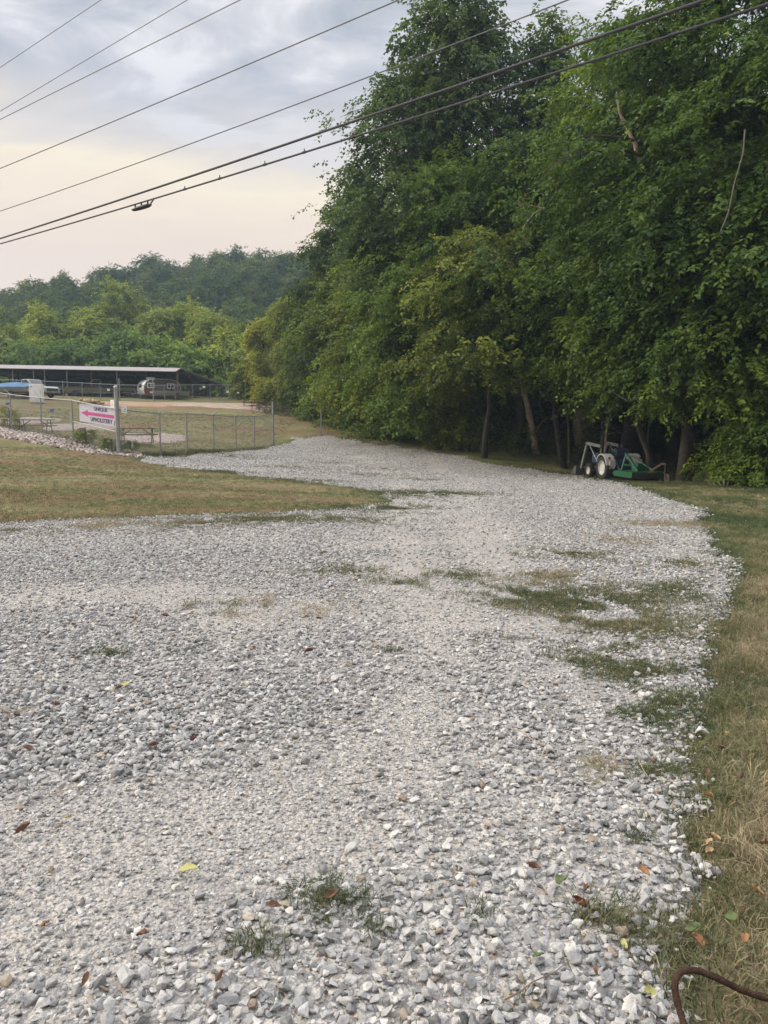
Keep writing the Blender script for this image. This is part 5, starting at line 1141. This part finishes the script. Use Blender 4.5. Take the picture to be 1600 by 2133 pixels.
leaf(145, 1732, .045, M_ly, 'yellow leaf on the gravel near the left edge', .3); leaf(263, 1441, .05, M_ly, 'yellow green leaf on the left half of the gravel', .2); leaf(672, 1160, .10, M_ly, 'yellow leaf far up the gravel near the lawn', .2)
leaf(1168, 1868, .048, M_lg, 'bright green leaf standing on the gravel near the weeds', .5, wide=.8); leaf(1442, 1959, .05, M_lg, 'dark green leaf on the verge above the rusty rod', .3); leaf(1522, 1935, .04, M_lg, 'light green leaf on the verge near the right edge', .3, wide=.9)
leaf(1120, 2030, .035, M_lg, 'small green leaf on the gravel at the bottom right', .3); leaf(1352, 2105, .045, M_ly, 'pale yellow leaf at the gravel edge beside the rusty rod', .2); leaf(1298, 2005, .03, M_ly, 'small yellow leaf at the weedy edge of the gravel', .3)
for px, py, lab in ((1488, 1765, 'upper tan curled leaf of the three on the verge'), (1478, 1777, 'middle tan curled leaf of the three on the verge'), (1476, 1795, 'lowest tan curled leaf of the three on the verge')): leaf(px, py, .042, M_lt, lab, .6)
for px, py, lab in ((1340, 1847, 'orange leaf at the gravel edge'), (1593, 1777, 'orange leaf cut by the right edge'), (1575, 1880, 'orange leaf on the verge near the right edge'), (1552, 1985, 'reddish leaf on the verge right of the green one'), (1545, 1416, 'orange leaf on the verge a little farther up'), (1266, 1384, 'orange leaf among the weeds in the drive'), (1216, 1334, 'small orange leaf above the weeds in the drive'), (1452, 1984, 'orange leaf just below the dark green one')): leaf(px, py, .045, M_lo, lab, .5)
for px, py, L in ((50, 1760, .07), (645, 1374, .07), (438, 1768, .03), (570, 1925, .05), (300, 1985, .04), (180, 2080, .04), (1205, 1915, .05), (1220, 1885, .05), (1215, 1925, .05), (1110, 1840, .05), (1240, 2065, .03), (690, 1900, .05), (460, 2078, .045), (345, 1298, .08), (283, 1305, .07), (95, 1960, .03), (28, 1290, .06), (60, 1585, .06), (320, 1580, .06), (315, 1660, .04), (405, 1565, .06), (118, 1490, .05), (530, 1370, .06), (250, 1450, .05), (665, 1305, .05), (1470, 1630, .05), (1545, 1640, .05), (1500, 1575, .05), (1475, 1680, .05)):
    leaf(px, py, L, (M_lb, M_lr, M_lb, M_lo)[int(px) % 4], 'small withered brown or reddish leaf scattered on the stones and verge', .55, 'withered leaves on the ground', .45)
def twig(pts, r, mat, label, lift=.035):
    P = [hit(*q) for q in pts]; P = [Vector((p.x, p.y, float(gz2(np.array(p.x), np.array(p.y))) + GTOP + lift + rf.uniform(0, .012))) for p in P]
    Q = []
    for a, b in zip(P[:-1], P[1:]): Q += [a, a.lerp(b, .5) + Vector(rf.normal(0, r * 1.2, 3))]
    Q.append(P[-1]); r *= .6; return tag(MB().tube(Q, list(np.linspace(r, r * .45, len(Q))), 6).build('twig', mat, smooth=True), label, 'twig', 'twigs on the ground')
M_tw = surf('grey brown twig', (.17, .125, .085), .85, var=.4, scale=30); M_ts = surf('pale straw stem', (.33, .27, .17), .85, var=.35, scale=30)
twig([(1065, 1550), (1110, 1575), (1160, 1600)], .006, M_ts, 'pale bent stalk on the gravel left of the dry patch'); twig([(720, 1668), (770, 1660), (830, 1648)], .005, M_tw, 'thin twig in the middle of the gravel'); twig([(0, 1500), (45, 1505), (80, 1512)], .008, M_ts, 'pale stalk at the left edge of the gravel')
twig([(435, 2010), (465, 1955)], .004, M_tw, 'short slanting twig left of the low weed clump'); twig([(1050, 2130), (1110, 2095), (1185, 2050)], .004, M_tw, 'dark twig crossing the gravel at the bottom'); twig([(1130, 1885), (1158, 1925)], .004, M_ts, 'short pale straw below the bright green leaf')
twig([(1330, 1695), (1360, 1745), (1365, 1760)], .003, M_ts, 'curved straw near the gravel edge'); twig([(1070, 1298), (1110, 1298)], .007, M_tw, 'short dark twig left of the weeds in the drive'); twig([(1345, 1808), (1385, 1830), (1420, 1860)], .004, M_tw, 'brown twig at the gravel edge under the tan leaves')
twig([(1330, 1618), (1350, 1650), (1362, 1670)], .003, M_ts, 'pale straw at the top of the gravel edge'); twig([(90, 1690), (130, 1678), (180, 1668)], .005, M_ts, 'pale stalk in the lower left of the gravel'); twig([(660, 1530), (760, 1528)], .003, M_ts, 'long pale straw in the middle of the gravel')
cp = [(1436, 2200), (1426, 2140), (1414, 2098), (1406, 2060), (1409, 2036), (1426, 2022), (1455, 2023), (1495, 2038), (1545, 2062), (1600, 2079), (1680, 2092), (1800, 2100)]
lf = [.0, .02, .05, .08, .095, .10, .095, .08, .05, .03, .02, .0]
m = MB(); P = []
for (px, py), l_ in zip(cp, lf):
    d = ray(px, py); zt = .035 + l_; yq = (EYE - zt) / -d[2]; P.append(Vector((d[0] * yq, yq, zt)))
Q = []
for i in range(len(P) - 1):
    p0, p1, p2, p3 = P[max(i-1, 0)], P[i], P[i+1], P[min(i+2, len(P)-1)]
    for j in range(6):
        s = j / 6; Q.append(.5 * ((2*p1) + (p2 - p0) * s + (2*p0 - 5*p1 + 4*p2 - p3) * s*s + (3*p1 - p0 - 3*p2 + p3) * s**3))
Q.append(P[-1]); tag(m.tube(Q, [.0086 * rf.uniform(.90, 1.10) for _ in Q], 14).build('rusty_rod', M_rust, smooth=True), 'bent rusty steel rod arching over the verge in the bottom right corner', 'steel rod')

# ------------------------------------------------------------------ the hazy air
zmin = min(float(_GZ.min()), -1.0) - 1.2
m = MB(); m.box((-45, 210, (zmin + 78) / 2), (620, 470, 78 - zmin)); hz = m.build('haze', None)
mh = bpy.data.materials.new('haze'); mh.use_nodes = True; th = NT(mh.node_tree); th.n.clear()
pv = th.add('ShaderNodeVolumePrincipled', Color=(.60, .80, 1.0, 1), Density=0.00044, Anisotropy=0.2)
th.l.new(pv.outputs[0], th.add('ShaderNodeOutputMaterial').inputs['Volume']); hz.data.materials.append(mh)
tag(hz, 'thin pale blue haze filling the valley air', 'haze', kind='stuff')
